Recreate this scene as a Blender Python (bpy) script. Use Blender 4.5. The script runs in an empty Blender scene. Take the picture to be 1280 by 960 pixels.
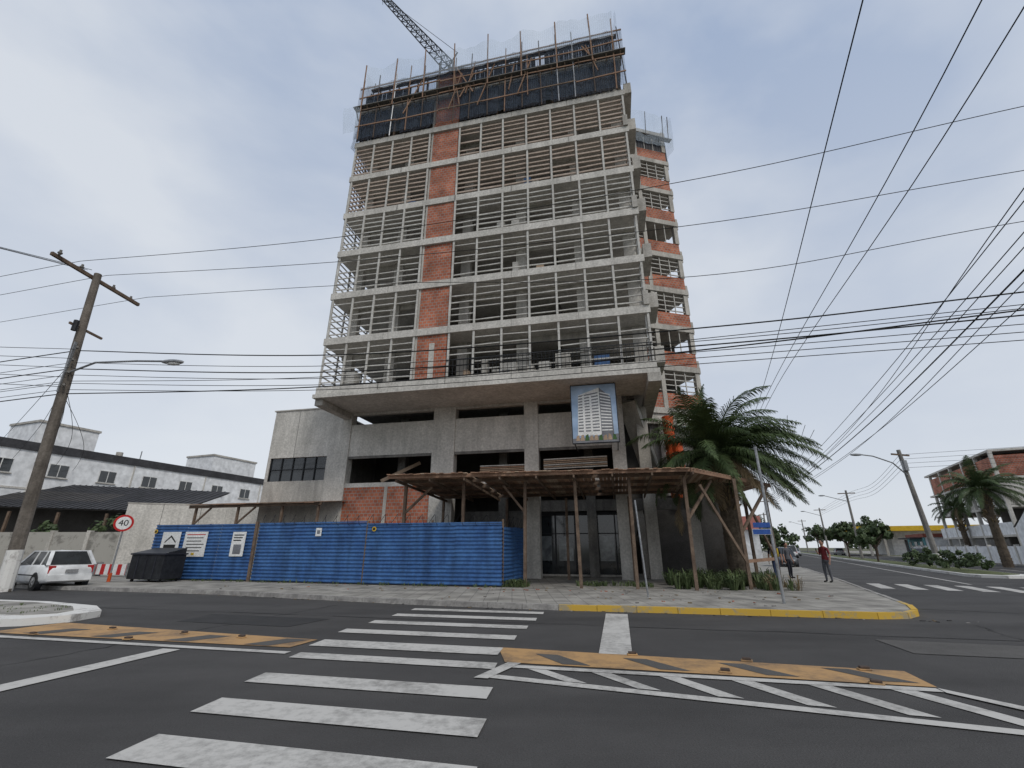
import bpy, math, random
from mathutils import Matrix, Vector
random.seed(7)
R=math.radians
sc=bpy.context.scene
# ---------------------------------------------------------------- materials
MATS={}
def newmat(n):
    m=bpy.data.materials.new(n);m.use_nodes=True
    nt=m.node_tree;b=nt.nodes['Principled BSDF'];return m,nt,b
def pmat(name,c1,c2=None,scale=3.,rough=.85,bump=0.,fine=20.,streak=0.,metal=0.,contrast=(.35,.65),dirt=None,spec=.3,big=0):
    m,nt,b=newmat(name);N=nt.nodes;L=nt.links
    b.inputs['Roughness'].default_value=rough;b.inputs['Metallic'].default_value=metal
    b.inputs['Specular IOR Level'].default_value=spec
    if c2 is None:c2=tuple(x*.75 for x in c1)
    tc=N.new('ShaderNodeNewGeometry')
    n1=N.new('ShaderNodeTexNoise');n1.inputs['Scale'].default_value=scale;n1.inputs['Detail'].default_value=8;n1.inputs['Roughness'].default_value=.65
    L.new(tc.outputs['Position'],n1.inputs['Vector'])
    r=N.new('ShaderNodeValToRGB');r.color_ramp.elements[0].position=contrast[0];r.color_ramp.elements[1].position=contrast[1]
    r.color_ramp.elements[0].color=(*c2,1);r.color_ramp.elements[1].color=(*c1,1)
    L.new(n1.outputs['Fac'],r.inputs['Fac']);col=r.outputs['Color']
    n2=N.new('ShaderNodeTexNoise');n2.inputs['Scale'].default_value=fine;n2.inputs['Detail'].default_value=4
    L.new(tc.outputs['Position'],n2.inputs['Vector'])
    mr=N.new('ShaderNodeMapRange');mr.inputs['From Min'].default_value=.3;mr.inputs['From Max'].default_value=.7;mr.inputs['To Min'].default_value=.8;mr.inputs['To Max'].default_value=1.16
    L.new(n2.outputs['Fac'],mr.inputs['Value'])
    mx=N.new('ShaderNodeMix');mx.data_type='RGBA';mx.blend_type='MULTIPLY';mx.inputs[0].default_value=1
    L.new(col,mx.inputs[6]);L.new(mr.outputs[0],mx.inputs[7]);col=mx.outputs[2]
    if streak>0 or big>0:
        mp=N.new('ShaderNodeMapping');mp.inputs['Scale'].default_value=(2.2,2.2,.22) if streak>0 else (.12,.5,.5)
        if big>0:mp.inputs['Rotation'].default_value=(0,0,R(12.5))
        L.new(tc.outputs['Position'],mp.inputs['Vector'])
        n3=N.new('ShaderNodeTexNoise');n3.inputs['Scale'].default_value=1.4;n3.inputs['Detail'].default_value=6;L.new(mp.outputs[0],n3.inputs['Vector'])
        m3=N.new('ShaderNodeMapRange');m3.inputs['From Min'].default_value=.42;m3.inputs['From Max'].default_value=.68;m3.inputs['To Min'].default_value=1;m3.inputs['To Max'].default_value=1-max(streak,big)
        L.new(n3.outputs['Fac'],m3.inputs['Value'])
        mx=N.new('ShaderNodeMix');mx.data_type='RGBA';mx.blend_type='MULTIPLY';mx.inputs[0].default_value=1
        L.new(col,mx.inputs[6]);L.new(m3.outputs[0],mx.inputs[7]);col=mx.outputs[2]
    L.new(col,b.inputs['Base Color'])
    if bump>0:
        bp=N.new('ShaderNodeBump');bp.inputs['Strength'].default_value=bump;bp.inputs['Distance'].default_value=.02
        L.new(n2.outputs['Fac'],bp.inputs['Height']);L.new(bp.outputs[0],b.inputs['Normal'])
    MATS[name]=m;return m
def brickmat(name,c1,c2,mortar,w,h,ms=.012,bump=.4,offset=.5,rough=.9,dirt=.5):
    m,nt,b=newmat(name);N=nt.nodes;L=nt.links
    uv=N.new('ShaderNodeUVMap');br=N.new('ShaderNodeTexBrick')
    L.new(uv.outputs[0],br.inputs['Vector'])
    br.inputs['Color1'].default_value=(*c1,1);br.inputs['Color2'].default_value=(*c2,1);br.inputs['Mortar'].default_value=(*mortar,1)
    br.inputs['Scale'].default_value=1;br.inputs['Brick Width'].default_value=w;br.inputs['Row Height'].default_value=h;br.inputs['Mortar Size'].default_value=ms
    br.offset=offset;br.inputs['Bias'].default_value=-.1
    g=N.new('ShaderNodeNewGeometry');n=N.new('ShaderNodeTexNoise');n.inputs['Scale'].default_value=1.3;n.inputs['Detail'].default_value=8;L.new(g.outputs['Position'],n.inputs['Vector'])
    mr=N.new('ShaderNodeMapRange');mr.inputs['From Min'].default_value=.3;mr.inputs['From Max'].default_value=.7;mr.inputs['To Min'].default_value=1-dirt;mr.inputs['To Max'].default_value=1.15
    L.new(n.outputs['Fac'],mr.inputs['Value'])
    mx=N.new('ShaderNodeMix');mx.data_type='RGBA';mx.blend_type='MULTIPLY';mx.inputs[0].default_value=1
    L.new(br.outputs['Color'],mx.inputs[6]);L.new(mr.outputs[0],mx.inputs[7]);L.new(mx.outputs[2],b.inputs['Base Color'])
    bp=N.new('ShaderNodeBump');bp.inputs['Strength'].default_value=bump;bp.inputs['Distance'].default_value=.01;bp.invert=True
    L.new(br.outputs['Fac'],bp.inputs['Height']);L.new(bp.outputs[0],b.inputs['Normal'])
    b.inputs['Roughness'].default_value=rough;b.inputs['Specular IOR Level'].default_value=.2
    MATS[name]=m;return m
def wornpaint(name,c,base,amt=.5,scale=9,rough=.75,soft=.07):
    m,nt,b=newmat(name);N=nt.nodes;L=nt.links
    g=N.new('ShaderNodeNewGeometry');n=N.new('ShaderNodeTexNoise');n.inputs['Scale'].default_value=scale;n.inputs['Detail'].default_value=10;n.inputs['Roughness'].default_value=.75
    L.new(g.outputs['Position'],n.inputs['Vector'])
    n2=N.new('ShaderNodeTexNoise');n2.inputs['Scale'].default_value=1.1;n2.inputs['Detail'].default_value=3;L.new(g.outputs['Position'],n2.inputs['Vector'])
    ad=N.new('ShaderNodeMath');ad.operation='ADD';L.new(n.outputs['Fac'],ad.inputs[0])
    ml=N.new('ShaderNodeMath');ml.operation='MULTIPLY';ml.inputs[1].default_value=.7;L.new(n2.outputs['Fac'],ml.inputs[0]);L.new(ml.outputs[0],ad.inputs[1])
    r=N.new('ShaderNodeValToRGB');r.color_ramp.elements[0].position=amt-soft+.25;r.color_ramp.elements[1].position=amt+soft+.25
    r.color_ramp.elements[0].color=(*base,1);r.color_ramp.elements[1].color=(*c,1)
    L.new(ad.outputs[0],r.inputs['Fac']);L.new(r.outputs[0],b.inputs['Base Color']);b.inputs['Roughness'].default_value=rough;b.inputs['Specular IOR Level'].default_value=.2
    MATS[name]=m
def netmat(name,c,alpha,scale=7,line=.45):
    m,nt,b=newmat(name);N=nt.nodes;L=nt.links
    out=N['Material Output'];t=N.new('ShaderNodeBsdfTransparent');mx=N.new('ShaderNodeMixShader')
    b.inputs['Base Color'].default_value=(*c,1);b.inputs['Roughness'].default_value=.9
    uv=N.new('ShaderNodeUVMap');br=N.new('ShaderNodeTexBrick');L.new(uv.outputs[0],br.inputs['Vector'])
    br.offset=0;br.inputs['Brick Width'].default_value=.13;br.inputs['Row Height'].default_value=.13;br.inputs['Mortar Size'].default_value=.012;br.inputs['Scale'].default_value=1
    g=N.new('ShaderNodeNewGeometry');n=N.new('ShaderNodeTexNoise');n.inputs['Scale'].default_value=.8;n.inputs['Detail'].default_value=5;L.new(g.outputs['Position'],n.inputs['Vector'])
    mr=N.new('ShaderNodeMapRange');mr.inputs['From Min'].default_value=.3;mr.inputs['From Max'].default_value=.7;mr.inputs['To Min'].default_value=alpha*.6;mr.inputs['To Max'].default_value=alpha*1.3
    L.new(n.outputs['Fac'],mr.inputs['Value'])
    mm=N.new('ShaderNodeMath');mm.operation='MULTIPLY_ADD';mm.inputs[1].default_value=line;mm.use_clamp=True
    L.new(br.outputs['Fac'],mm.inputs[0]);L.new(mr.outputs[0],mm.inputs[2])
    L.new(mm.outputs[0],mx.inputs[0]);L.new(t.outputs[0],mx.inputs[1]);L.new(b.outputs[0],mx.inputs[2]);L.new(mx.outputs[0],out.inputs['Surface'])
    MATS[name]=m
def leafmat(name,c1,c2,sc_=1.5):
    return pmat(name,c1,c2,scale=sc_,rough=.6,fine=9)
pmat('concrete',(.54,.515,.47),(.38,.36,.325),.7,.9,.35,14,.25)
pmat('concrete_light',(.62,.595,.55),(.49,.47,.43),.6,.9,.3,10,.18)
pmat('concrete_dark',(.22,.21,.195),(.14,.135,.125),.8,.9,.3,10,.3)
pmat('slat_grey',(.58,.565,.53),(.42,.405,.375),1.2,.85,0,9)
pmat('slat_wood',(.50,.41,.345),(.36,.285,.235),1.0,.85,0,9)
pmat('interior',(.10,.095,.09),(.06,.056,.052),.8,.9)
brickmat('brick_orange',(.50,.17,.095),(.35,.11,.07),(.34,.28,.24),.26,.19,.02,.5,dirt=.42)
brickmat('brick_red',(.43,.14,.085),(.28,.095,.065),(.3,.25,.21),.26,.19,.02,.5,dirt=.45)
brickmat('paving',(.36,.345,.31),(.30,.285,.26),(.2,.19,.175),.42,.42,.012,.2,0,dirt=.45)
pmat('timber_old',(.20,.145,.105),(.10,.07,.052),2.5,.9,.4,22)
pmat('plank',(.42,.26,.17),(.26,.15,.10),1.6,.85,.3,18)
pmat('plank2',(.32,.20,.135),(.2,.12,.08),1.6,.85,.3,18)
pmat('plank3',(.48,.36,.26),(.32,.23,.16),1.6,.85,.3,18)
pmat('metal_dark',(.035,.037,.042),(.02,.021,.024),3,.5,0,10,metal=.3)
pmat('cladding_dark',(.035,.038,.052),(.014,.015,.021),2,.6,0,10)
pmat('steel_galv',(.36,.37,.38),(.24,.245,.25),3,.45,0,12,metal=.6)
pmat('rebar',(.10,.07,.055),(.05,.04,.035),4,.8)
pmat('blue_sheet',(.06,.165,.38),(.035,.105,.28),1.3,.45,0,8,streak=.35,spec=.5)
pmat('white_paint',(.74,.74,.72),(.6,.6,.58),1.2,.6,0,6,streak=.12)
pmat('white_wall',(.78,.79,.80),(.73,.74,.75),.3,.8,0,2,streak=.08)
pmat('roof_dark',(.06,.06,.065),(.035,.035,.038),1,.8,0,6)
pmat('asphalt',(.084,.081,.079),(.053,.051,.050),.45,.88,.6,60,contrast=(.25,.75),big=.3)
pmat('ground',(.12,.13,.07),(.09,.085,.05),.3,.95,.3,4)
pmat('grass',(.12,.14,.055),(.075,.085,.04),2.0,.95,.5,14)
pmat('kerb_stone',(.38,.365,.34),(.22,.21,.2),2,.9,.3,14)
wornpaint('kerb_yellow',(.56,.36,.06),(.34,.29,.19),.52,6)
wornpaint('kerb_white',(.66,.65,.62),(.36,.34,.32),.48,6)
wornpaint('road_white',(.50,.487,.46),(.22,.213,.2),.50,8,soft=.16)
wornpaint('road_white_worn',(.38,.37,.355),(.12,.115,.11),.58,7,soft=.12)
wornpaint('road_ochre',(.44,.27,.125),(.20,.14,.09),.53,3,soft=.14)
wornpaint('graffiti_wall',(.36,.345,.31),(.2,.19,.17),.5,3)
netmat('net_blue',(.50,.58,.66),.16,line=.30)
netmat('net_dark',(.04,.06,.09),.28)
pmat('glass_dark',(.03,.035,.04),(.015,.018,.02),1,.08,0,3,spec=.8)
pmat('rubber',(.02,.02,.02),None,4,.8)
pmat('car_white',(.72,.73,.73),(.66,.67,.67),.6,.3,0,3,spec=.6)
pmat('car_grey',(.07,.075,.08),(.05,.055,.06),.6,.3,0,3,spec=.6)
pmat('car_silver',(.35,.36,.37),(.3,.3,.31),.6,.3,0,3,spec=.6)
pmat('red_light',(.45,.02,.02),None,2,.3)
pmat('chrome',(.5,.5,.5),None,2,.25,metal=.9)
pmat('orange_plastic',(.65,.10,.02),(.5,.08,.02),1,.5)
pmat('sign_red',(.55,.02,.02),None,3,.5)
pmat('roof_red',(.30,.09,.06),(.2,.07,.05),2,.8)
pmat('sign_white',(.78,.78,.76),(.7,.7,.68),3,.5)
pmat('sign_black',(.02,.02,.02),None,3,.5)
pmat('sign_blue',(.03,.09,.32),None,3,.5)
pmat('sign_yellow',(.7,.45,.03),None,3,.5)
pmat('teal_paint',(.10,.28,.30),None,2,.6)
pmat('print_sky',(.40,.50,.62),(.27,.38,.54),.8,.45,0,2)
pmat('print_grey',(.22,.23,.25),(.14,.14,.15),2,.5)
pmat('print_green',(.06,.13,.04),None,4,.5)
pmat('palm_trunk',(.15,.12,.09),(.07,.055,.04),4,.95,.8,12)
leafmat('palm_leaf',(.085,.125,.045),(.045,.07,.028))
leafmat('palm_dry',(.24,.18,.10),(.15,.11,.065))
leafmat('tree_leaf',(.08,.115,.045),(.035,.055,.025),.9)
leafmat('plant_leaf',(.13,.17,.07),(.06,.085,.035),3)
pmat('bark',(.12,.09,.07),(.06,.045,.035),4,.95,.5)
pmat('skin',(.42,.24,.17),(.38,.21,.15),3,.6)
pmat('hair',(.02,.015,.012),None,5,.7)
pmat('cloth_maroon',(.20,.035,.04),None,4,.9)
pmat('cloth_grey',(.12,.125,.14),None,4,.9)
pmat('cloth_dark',(.02,.022,.03),None,4,.9)
pmat('cloth_yellow',(.55,.42,.05),None,4,.9)
pmat('cloth_jeans',(.04,.06,.12),None,4,.9)
pmat('wire',(.012,.012,.012),None,4,.7)
pmat('pole_concrete',(.30,.285,.26),(.18,.17,.16),1.2,.9,.3,12,.3)
pmat('pole_wood',(.20,.175,.15),(.11,.095,.08),1.2,.95,.5,14,.35)
pmat('asphalt_patch',(.044,.043,.043),(.032,.032,.032),2,.85,.3,60)
pmat('asphalt_pale',(.105,.10,.095),(.08,.077,.073),1,.9,.3,60)
pmat('glass_painted_light',(.22,.24,.25),(.08,.09,.1),2.2,.15,0,3,spec=.8)  # paler glass colour with the shop's inside light painted in, no emission
# ---------------------------------------------------------------- mesh builder
I4=Matrix.Identity(4)
class MB:
    def __init__(s,M=I4):
        s.v=[];s.f=[];s.m=[];s.uv=[];s.mats=[];s.M=M
    def mi(s,n):
        if n not in s.mats:s.mats.append(n)
        return s.mats.index(n)
    def poly(s,pts,mat,uv=None):
        i0=len(s.v);P=[Vector(p) for p in pts]
        if uv is None:
            nrm=Vector((0,0,0))
            for k in range(len(P)):
                a=P[k];b=P[(k+1)%len(P)];nrm+=a.cross(b)
            ax,ay,az=abs(nrm.x),abs(nrm.y),abs(nrm.z)
            if az>=ax and az>=ay:uv=[(p.x,p.y) for p in P]
            elif ax>ay:uv=[(p.y,p.z) for p in P]
            else:uv=[(p.x,p.z) for p in P]
        s.v+=[tuple(s.M@p) for p in P];s.f.append(tuple(range(i0,i0+len(P))));s.m.append(s.mi(mat));s.uv.append(uv)
    def box(s,x0,x1,y0,y1,z0,z1,mat):
        c=[(x0,y0,z0),(x1,y0,z0),(x1,y1,z0),(x0,y1,z0),(x0,y0,z1),(x1,y0,z1),(x1,y1,z1),(x0,y1,z1)]
        for q in ((0,3,2,1),(4,5,6,7),(0,1,5,4),(1,2,6,5),(2,3,7,6),(3,0,4,7)):
            s.poly([c[k] for k in q],mat)
    def prism(s,pl,z0,z1,mat,side=None):
        n=len(pl)
        s.poly([(x,y,z1) for x,y in pl],mat);s.poly([(x,y,z0) for x,y in reversed(pl)],mat)
        for k in range(n):
            a=pl[k];b=pl[(k+1)%n];L=math.dist(a,b)
            s.poly([(*a,z0),(*b,z0),(*b,z1),(*a,z1)],side or mat,[(0,z0),(L,z0),(L,z1),(0,z1)])
    def tube(s,p0,p1,r0,mat,r1=None,n=6,cap=True):
        p0=Vector(p0);p1=Vector(p1);r1=r0 if r1 is None else r1
        d=(p1-p0);
        if d.length<1e-6:return
        d.normalize();u=d.orthogonal().normalized();w=d.cross(u)
        A=[];B=[]
        for k in range(n):
            t=2*math.pi*k/n;o=u*math.cos(t)+w*math.sin(t);A.append(p0+o*r0);B.append(p1+o*r1)
        for k in range(n):
            j=(k+1)%n;s.poly([A[k],A[j],B[j],B[k]],mat)
        if cap:s.poly(A[::-1],mat);s.poly(B,mat)
    def beam(s,p0,p1,w,h,mat):
        p0=Vector(p0);p1=Vector(p1);d=(p1-p0).normalized();up=Vector((0,0,1))
        if abs(d.z)>.95:up=Vector((0,1,0))
        u=d.cross(up).normalized()*w/2;q=u.cross(d).normalized()*h/2
        c=[p0-u-q,p0+u-q,p1+u-q,p1-u-q,p0-u+q,p0+u+q,p1+u+q,p1-u+q]
        for k in ((0,3,2,1),(4,5,6,7),(0,1,5,4),(1,2,6,5),(2,3,7,6),(3,0,4,7)):s.poly([c[i] for i in k],mat)
    def ell(s,c,rx,ry,rz,mat,n=10,m=7):
        c=Vector(c)
        def P(i,j):
            th=math.pi*i/m;ph=2*math.pi*j/n
            return c+Vector((rx*math.sin(th)*math.cos(ph),ry*math.sin(th)*math.sin(ph),rz*math.cos(th)))
        for i in range(m):
            for j in range(n):
                q=[P(i,j),P(i+1,j),P(i+1,j+1),P(i,j+1)]
                if i==0:q=[q[0],q[1],q[2]]
                elif i==m-1:q=[q[0],q[1],q[3]]
                s.poly(q,mat)
    def build(s,name,parent=None,smooth=False,bevel=0):
        me=bpy.data.meshes.new(name);me.from_pydata(s.v,[],s.f);
        for n in s.mats:me.materials.append(MATS[n])
        me.polygons.foreach_set('material_index',s.m)
        ul=me.uv_layers.new(name='UVMap');flat=[]
        for u in s.uv:
            for a in u:flat+=[a[0],a[1]]
        ul.data.foreach_set('uv',flat)
        if smooth:me.polygons.foreach_set('use_smooth',[True]*len(s.f))
        me.update();o=bpy.data.objects.new(name,me);sc.collection.objects.link(o)
        if smooth or bevel:
            w=o.modifiers.new('w','WELD');w.merge_threshold=.0005
        if bevel:
            bv=o.modifiers.new('b','BEVEL');bv.width=bevel;bv.segments=2;bv.limit_method='ANGLE'
        if parent:o.parent=parent
        return o
def empty(name):
    e=bpy.data.objects.new(name,None);sc.collection.objects.link(e);return e
def text(body,mat,M,size,parent,name='lettering',ext=.004):
    c=bpy.data.curves.new(name,'FONT');c.body=body;c.size=size;c.align_x='CENTER';c.align_y='CENTER';c.extrude=ext
    c.materials.append(MATS[mat]);o=bpy.data.objects.new(name,c);sc.collection.objects.link(o);o.matrix_world=M
    if parent:o.parent=parent
    return o
T=Matrix.Translation
def Rz(d):return Matrix.Rotation(R(d),4,'Z')
FR=Rz(-12.48)
SF=T((9.9,12.2,0))@Rz(-27.4)
RF=T((12.74,28.6,0))@Rz(14.3)
def W(a,b,z=0):
    p=FR@Vector((a,b,z));return p
ti=FR.inverted()
def AB(x,y):
    p=ti@Vector((x,y,0));return (p.x,p.y)
rnd=random.uniform
# ---------------------------------------------------------------- ground, roads
g=MB();g.poly([(-1500,-1500,-.004),(1500,-1500,-.004),(1500,1500,-.004),(-1500,1500,-.004)],'ground');g.build('ground')
g=MB(FR);g.poly([(-120,-14,.0),(120,-14,.0),(120,15.2,.0),(-12,15.9,0),(-24,22,0),(-120,22,.0)],'asphalt');g.build('main_road')
g=MB(SF);g.poly([(-2.0,2,.004),(19,2,.004),(19,260,.004),(-2.0,260,.004)],'asphalt');g.build('side_road')
curb=[(-60,34.),(-40,27.),(-24,21.8),(-18.8,20.0),(-10.6,17.9),(-2.6,14.75),(1.3,13.6),(5.3,12.75),(8.7,12.0),(9.4,12.05),(10.0,12.5),(10.7,13.5),(12.6,17.3),(16.1,24.3),(22.2,37),(45,82),(110,210)]
g=MB();pl=curb+[(70,230),(-60,230)]
g.prism(pl,-.05,.125,'paving');g.build('pavement')
g=MB()
def strip(g,pts,w,z0,z1,matf,side=1):
    P=[Vector(p) for p in pts];N=[]
    for i in range(len(P)):
        a=P[max(0,i-1)];b=P[min(len(P)-1,i+1)];d=(b-a).normalized();N.append(Vector((d.y,-d.x))*side)
    for i in range(len(P)-1):
        a,b=P[i],P[i+1];c,d=b+N[i+1]*w,a+N[i]*w
        n=max(1,int((b-a).length/1.0)) 
        for k in range(n):
            t0=k/n;t1=(k+1)/n-.012/max((b-a).length,.1)
            g.prism([tuple(a.lerp(b,t0)),tuple(d.lerp(c,t0)),tuple(d.lerp(c,t1)),tuple(a.lerp(b,t1))],z0,z1+rnd(-.008,.008),matf(a.lerp(b,t0)))
strip(g,curb[1:15],.13,-.02,.14,lambda p:'kerb_yellow' if (p.x>1.2 and p.y<13.7) else 'kerb_stone')
g.build('kerb')
g=MB(FR)
def mk(pts,z,mat):g.poly([(a,b,z) for a,b in pts],mat)
bars=[(3.85,.5),(4.88,.46),(5.93,.44),(7.17,.36),(8.12,.55),(9.32,.42),(10.5,.42),(11.65,.42),(12.75,.4)]
for b,w in bars:
    l=-4.15-(min(b,9)-3.9)*.28;r=-1.15-(min(b,8)-3.9)*.2
    mk([(l,b-w/2),(r,b-w/2),(r-.04,b+w/2),(l-.05,b+w/2)],.012,'road_white')
mk([(-.42,8.3),(.1,8.3),(.12,13.0),(-.42,13.0)],.012,'road_white')
mk([(-7.55,4.0),(-7.2,4.0),(-7.2,7.1),(-7.55,7.1)],.012,'road_white')
mk([(-13,7.25),(-5.3,7.2),(-5.3,7.36),(-13,7.42)],.012,'road_white')
mk([(-60,7.5),(-13,7.25),(-13,7.42),(-60,7.7)],.012,'road_white')
mk([(-1.75,6.55),(3.7,5.72),(3.72,5.88),(-1.72,6.72)],.012,'road_white')
mk([(-1.75,7.13),(3.6,7.10),(3.6,7.26),(-1.72,7.29)],.012,'road_white')
mk([(-1.95,6.5),(-1.76,6.5),(-1.5,7.4),(-1.7,7.4)],.016,'road_white')
mk([(3.62,7.26),(3.6,7.06),(4.6,5.7),(4.82,5.75)],.016,'road_white')
mk([(3.7,5.72),(14,5.3),(14,5.44),(3.72,5.86)],.012,'road_white')
for i in range(6):
    a=-1.35+i*.88;q=.13*(i*.88)
    mk([(a,7.12),(a+.26,7.12),(a+.85,6.58-q),(a+.58,6.6-q)],.009,'road_white')
g.build('road_markings')
g=MB(FR)
g.poly([(-12.4,7.6,.010),(-5.55,7.65,.010),(-5.5,8.35,.010),(-12.3,8.9,.010)],'road_ochre')
g.poly([(-1.75,7.42,.010),(3.65,7.32,.010),(3.7,8.1,.010),(-2.1,8.42,.010)],'road_ochre')
g.build('painted_median')
g=MB(FR)
for i in range(4):
    a=-11.6+i*1.7;g.poly([(a,7.68,.014),(a+.5,7.68,.014),(a+.9,8.3,.014),(a+.4,8.3,.014)],'asphalt_pale')
for i in range(4):
    a=-1.4+i*1.35;g.poly([(a+.5,7.46,.014),(a+.9,7.46,.014),(a+.35,8.05,.014),(a,8.05,.014)],'asphalt_pale')
g.build('median_hatching')
g=MB(FR)
for a0,b0,a1,b1,w in [(-30,11.3,30,10.9,.04),(-9,2.2,-8.2,13.2,.03),(5.8,5,7.5,13,.03),(-2,3.2,20,2.6,.04)]:
    n=60;pts=[]
    for k in range(n+1):
        t=k/n;pts.append(Vector((a0+(a1-a0)*t+rnd(-.05,.05),b0+(b1-b0)*t+rnd(-.06,.06))))
    for k in range(n):
        d=(pts[k+1]-pts[k]).normalized();q=Vector((-d.y,d.x))*w*rnd(.2,.6)
        g.poly([(*(pts[k]-q),.0065),(*(pts[k+1]-q),.0065),(*(pts[k+1]+q),.0065),(*(pts[k]+q),.0065)],'asphalt_patch')
g.poly([(-10,9.6,.0055),(-7,9.5,.0055),(-6.8,10.7,.0055),(-10.2,10.8,.0055)],'asphalt_patch')
g.poly([(4.5,9.4,.0085),(7.5,9.3,.0085),(7.6,10.4,.0085),(4.5,10.6,.0085)],'asphalt_pale')
g.tube((8.6,9.2,.0),(8.6,9.2,.012),.32,'metal_dark',n=24);g.tube((-9.6,4.9,.0),(-9.6,4.9,.012),.32,'metal_dark',n=24)
g.build('asphalt_repairs')
for a,b in [(-11.2,7.6),(-10.3,8.4),(-8.9,7.6),(-8.4,8.3),(-7,8.2),(.1,8.3),(1.3,7.5),(1.75,8.25),(3.0,7.3),(3.2,8.05)]:
    g=MB(FR@T((a,b,.01))@Rz(rnd(-15,15)))
    g.prism([(-.08,-.05),(.08,-.05),(.08,.05),(-.08,.05)],0,.02,'road_ochre')
    g.prism([(-.06,-.035),(.06,-.035),(.06,.035),(-.06,.035)],.02,.05,'rebar')
    g.build('road_stud',bevel=.008)
g=MB(FR);isl=[(-12.7,8.35),(-12.3,9.0),(-12.5,9.8),(-13.6,10.5),(-16,11.0),(-60,11.5),(-60,8.3),(-13.2,8.1)]
g.prism(isl,0,.15,'kerb_white')
ins=[(-13.3,8.7),(-12.9,9.1),(-13.1,9.6),(-14,10.2),(-16,10.7),(-60,11.2),(-60,8.6)]
g.prism(ins,.1,.16,'paving');g.build('traffic_island')
g=MB(SF)
for i in range(7):
    x=1.0+i*1.05;g.poly([(x,9.6,.012),(x+.5,9.6,.012),(x+.5,12.8,.012),(x,12.8,.012)],'road_white')
g.poly([(5.0,14,.012),(5.15,14,.012),(5.15,200,.012),(5.0,200,.012)],'road_white')
for k in range(10):
    g.poly([(12.9,22+k*9,.012),(13.05,22+k*9,.012),(13.05,26+k*9,.012),(12.9,26+k*9,.012)],'road_white')
g.build('crosswalk')
g=MB(SF);med=[(7.2,22),(7.6,21),(8.6,20.6),(9.6,21),(10,22),(10,240),(7.2,240)]
g.prism(med,0,.15,'kerb_white');g.prism([(7.45,22.4),(8.6,21.2),(9.7,22.4),(9.7,240),(7.45,240)],.1,.18,'grass');g.build('median_strip')
g=MB(SF);g.prism([(17.5,6),(45,6),(45,240),(17.5,240)],0,.14,'paving');g.prism([(18.4,10),(20,10),(20,200),(18.4,200)],.1,.16,'grass');g.build('pavement')
# debris
g=MB(FR)
for k in range(170):
    a=rnd(-16,6.5);b=rnd(14.3,18.8) if random.random()<.6 else rnd(17.5,18.8)
    if a<-6:b+=1.2
    s=rnd(.012,.045);g.beam((a,b,.125+s*.4),(a+s*rnd(1,3),b+rnd(-s,s)*2,.125+s*.4),s,s*.7,random.choice(['palm_dry','kerb_stone','brick_red','concrete_dark','palm_dry']))
for k in range(120):
    a=rnd(-16,8);b=rnd(13.2,13.55)+max(0,(-3-a))*.14;s=rnd(.01,.03);g.beam((a,b,.01),(a+s*rnd(1,4),b+rnd(-s,s)*2,.01),s,s*.5,random.choice(['palm_dry','kerb_stone','asphalt_patch']))
g.build('litter_and_leaves')
# ---------------------------------------------------------------- main building
BLD=empty('apartment_building_under_construction')
LV=[9.9+3.05*i for i in range(9)]
g=MB(FR)
for i,z in enumerate(LV):
    j=rnd(-.03,.03)
    if i<8:g.prism([(-16-j,21+j),(2.5,21+j),(2.5,30),(2,36),(-16,36)],z-.23,z+.2,'concrete_light' if i<7 else 'concrete')
    if i<7:
        for a in (-12.2,-8.3,-4.7,-1.1):
            g.box(a,a+.02,20.985,21.02,z-.19,z+.19,'concrete_dark')
g.prism([(-16.1,20.9),(2.6,20.9),(2.6,24.3),(-16.1,24.3)],9.45,9.665,'concrete_light')
g.box(2.0,2.62,20.88,28,9.0,9.44,'concrete')
g.box(-16.1,-15.6,21.2,24.3,9.1,9.44,'concrete')
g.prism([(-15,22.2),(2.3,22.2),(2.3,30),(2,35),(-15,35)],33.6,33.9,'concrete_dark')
for i in range(8):
    z0=LV[i]+.2;z1=LV[i+1]-.23 if i<7 else 33.6
    for a in (-15.2,-12.4,-7.9,-4.4,-.9,1.9):
        for b in (22.6,28.5):
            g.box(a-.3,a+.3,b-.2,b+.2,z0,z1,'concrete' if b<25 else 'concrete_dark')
    g.box(-15.7,2.2,22.5,22.7,z1-.35,z1-.003,'concrete')
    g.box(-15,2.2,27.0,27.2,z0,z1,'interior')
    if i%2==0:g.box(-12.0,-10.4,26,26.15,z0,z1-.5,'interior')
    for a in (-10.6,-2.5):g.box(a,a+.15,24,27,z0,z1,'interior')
g.build('concrete_frame',BLD)
g=MB(FR)
for i in range(8):
    z0=LV[i]+.203;z1=LV[i+1]-.233
    if i==7:z1=33.6
    g.box(-10.1,-8.35,21.12,21.35,z0,z1,'brick_orange')
    if i==0:g.box(-9.35,-9.05,21.06,21.11,z0,z1-.5,'concrete_light')
    g.box(-10.22,-10.102,21.1,22,z0,z1,'concrete')
g.build('brick_panels',BLD)
g=MB(FR)
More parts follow.
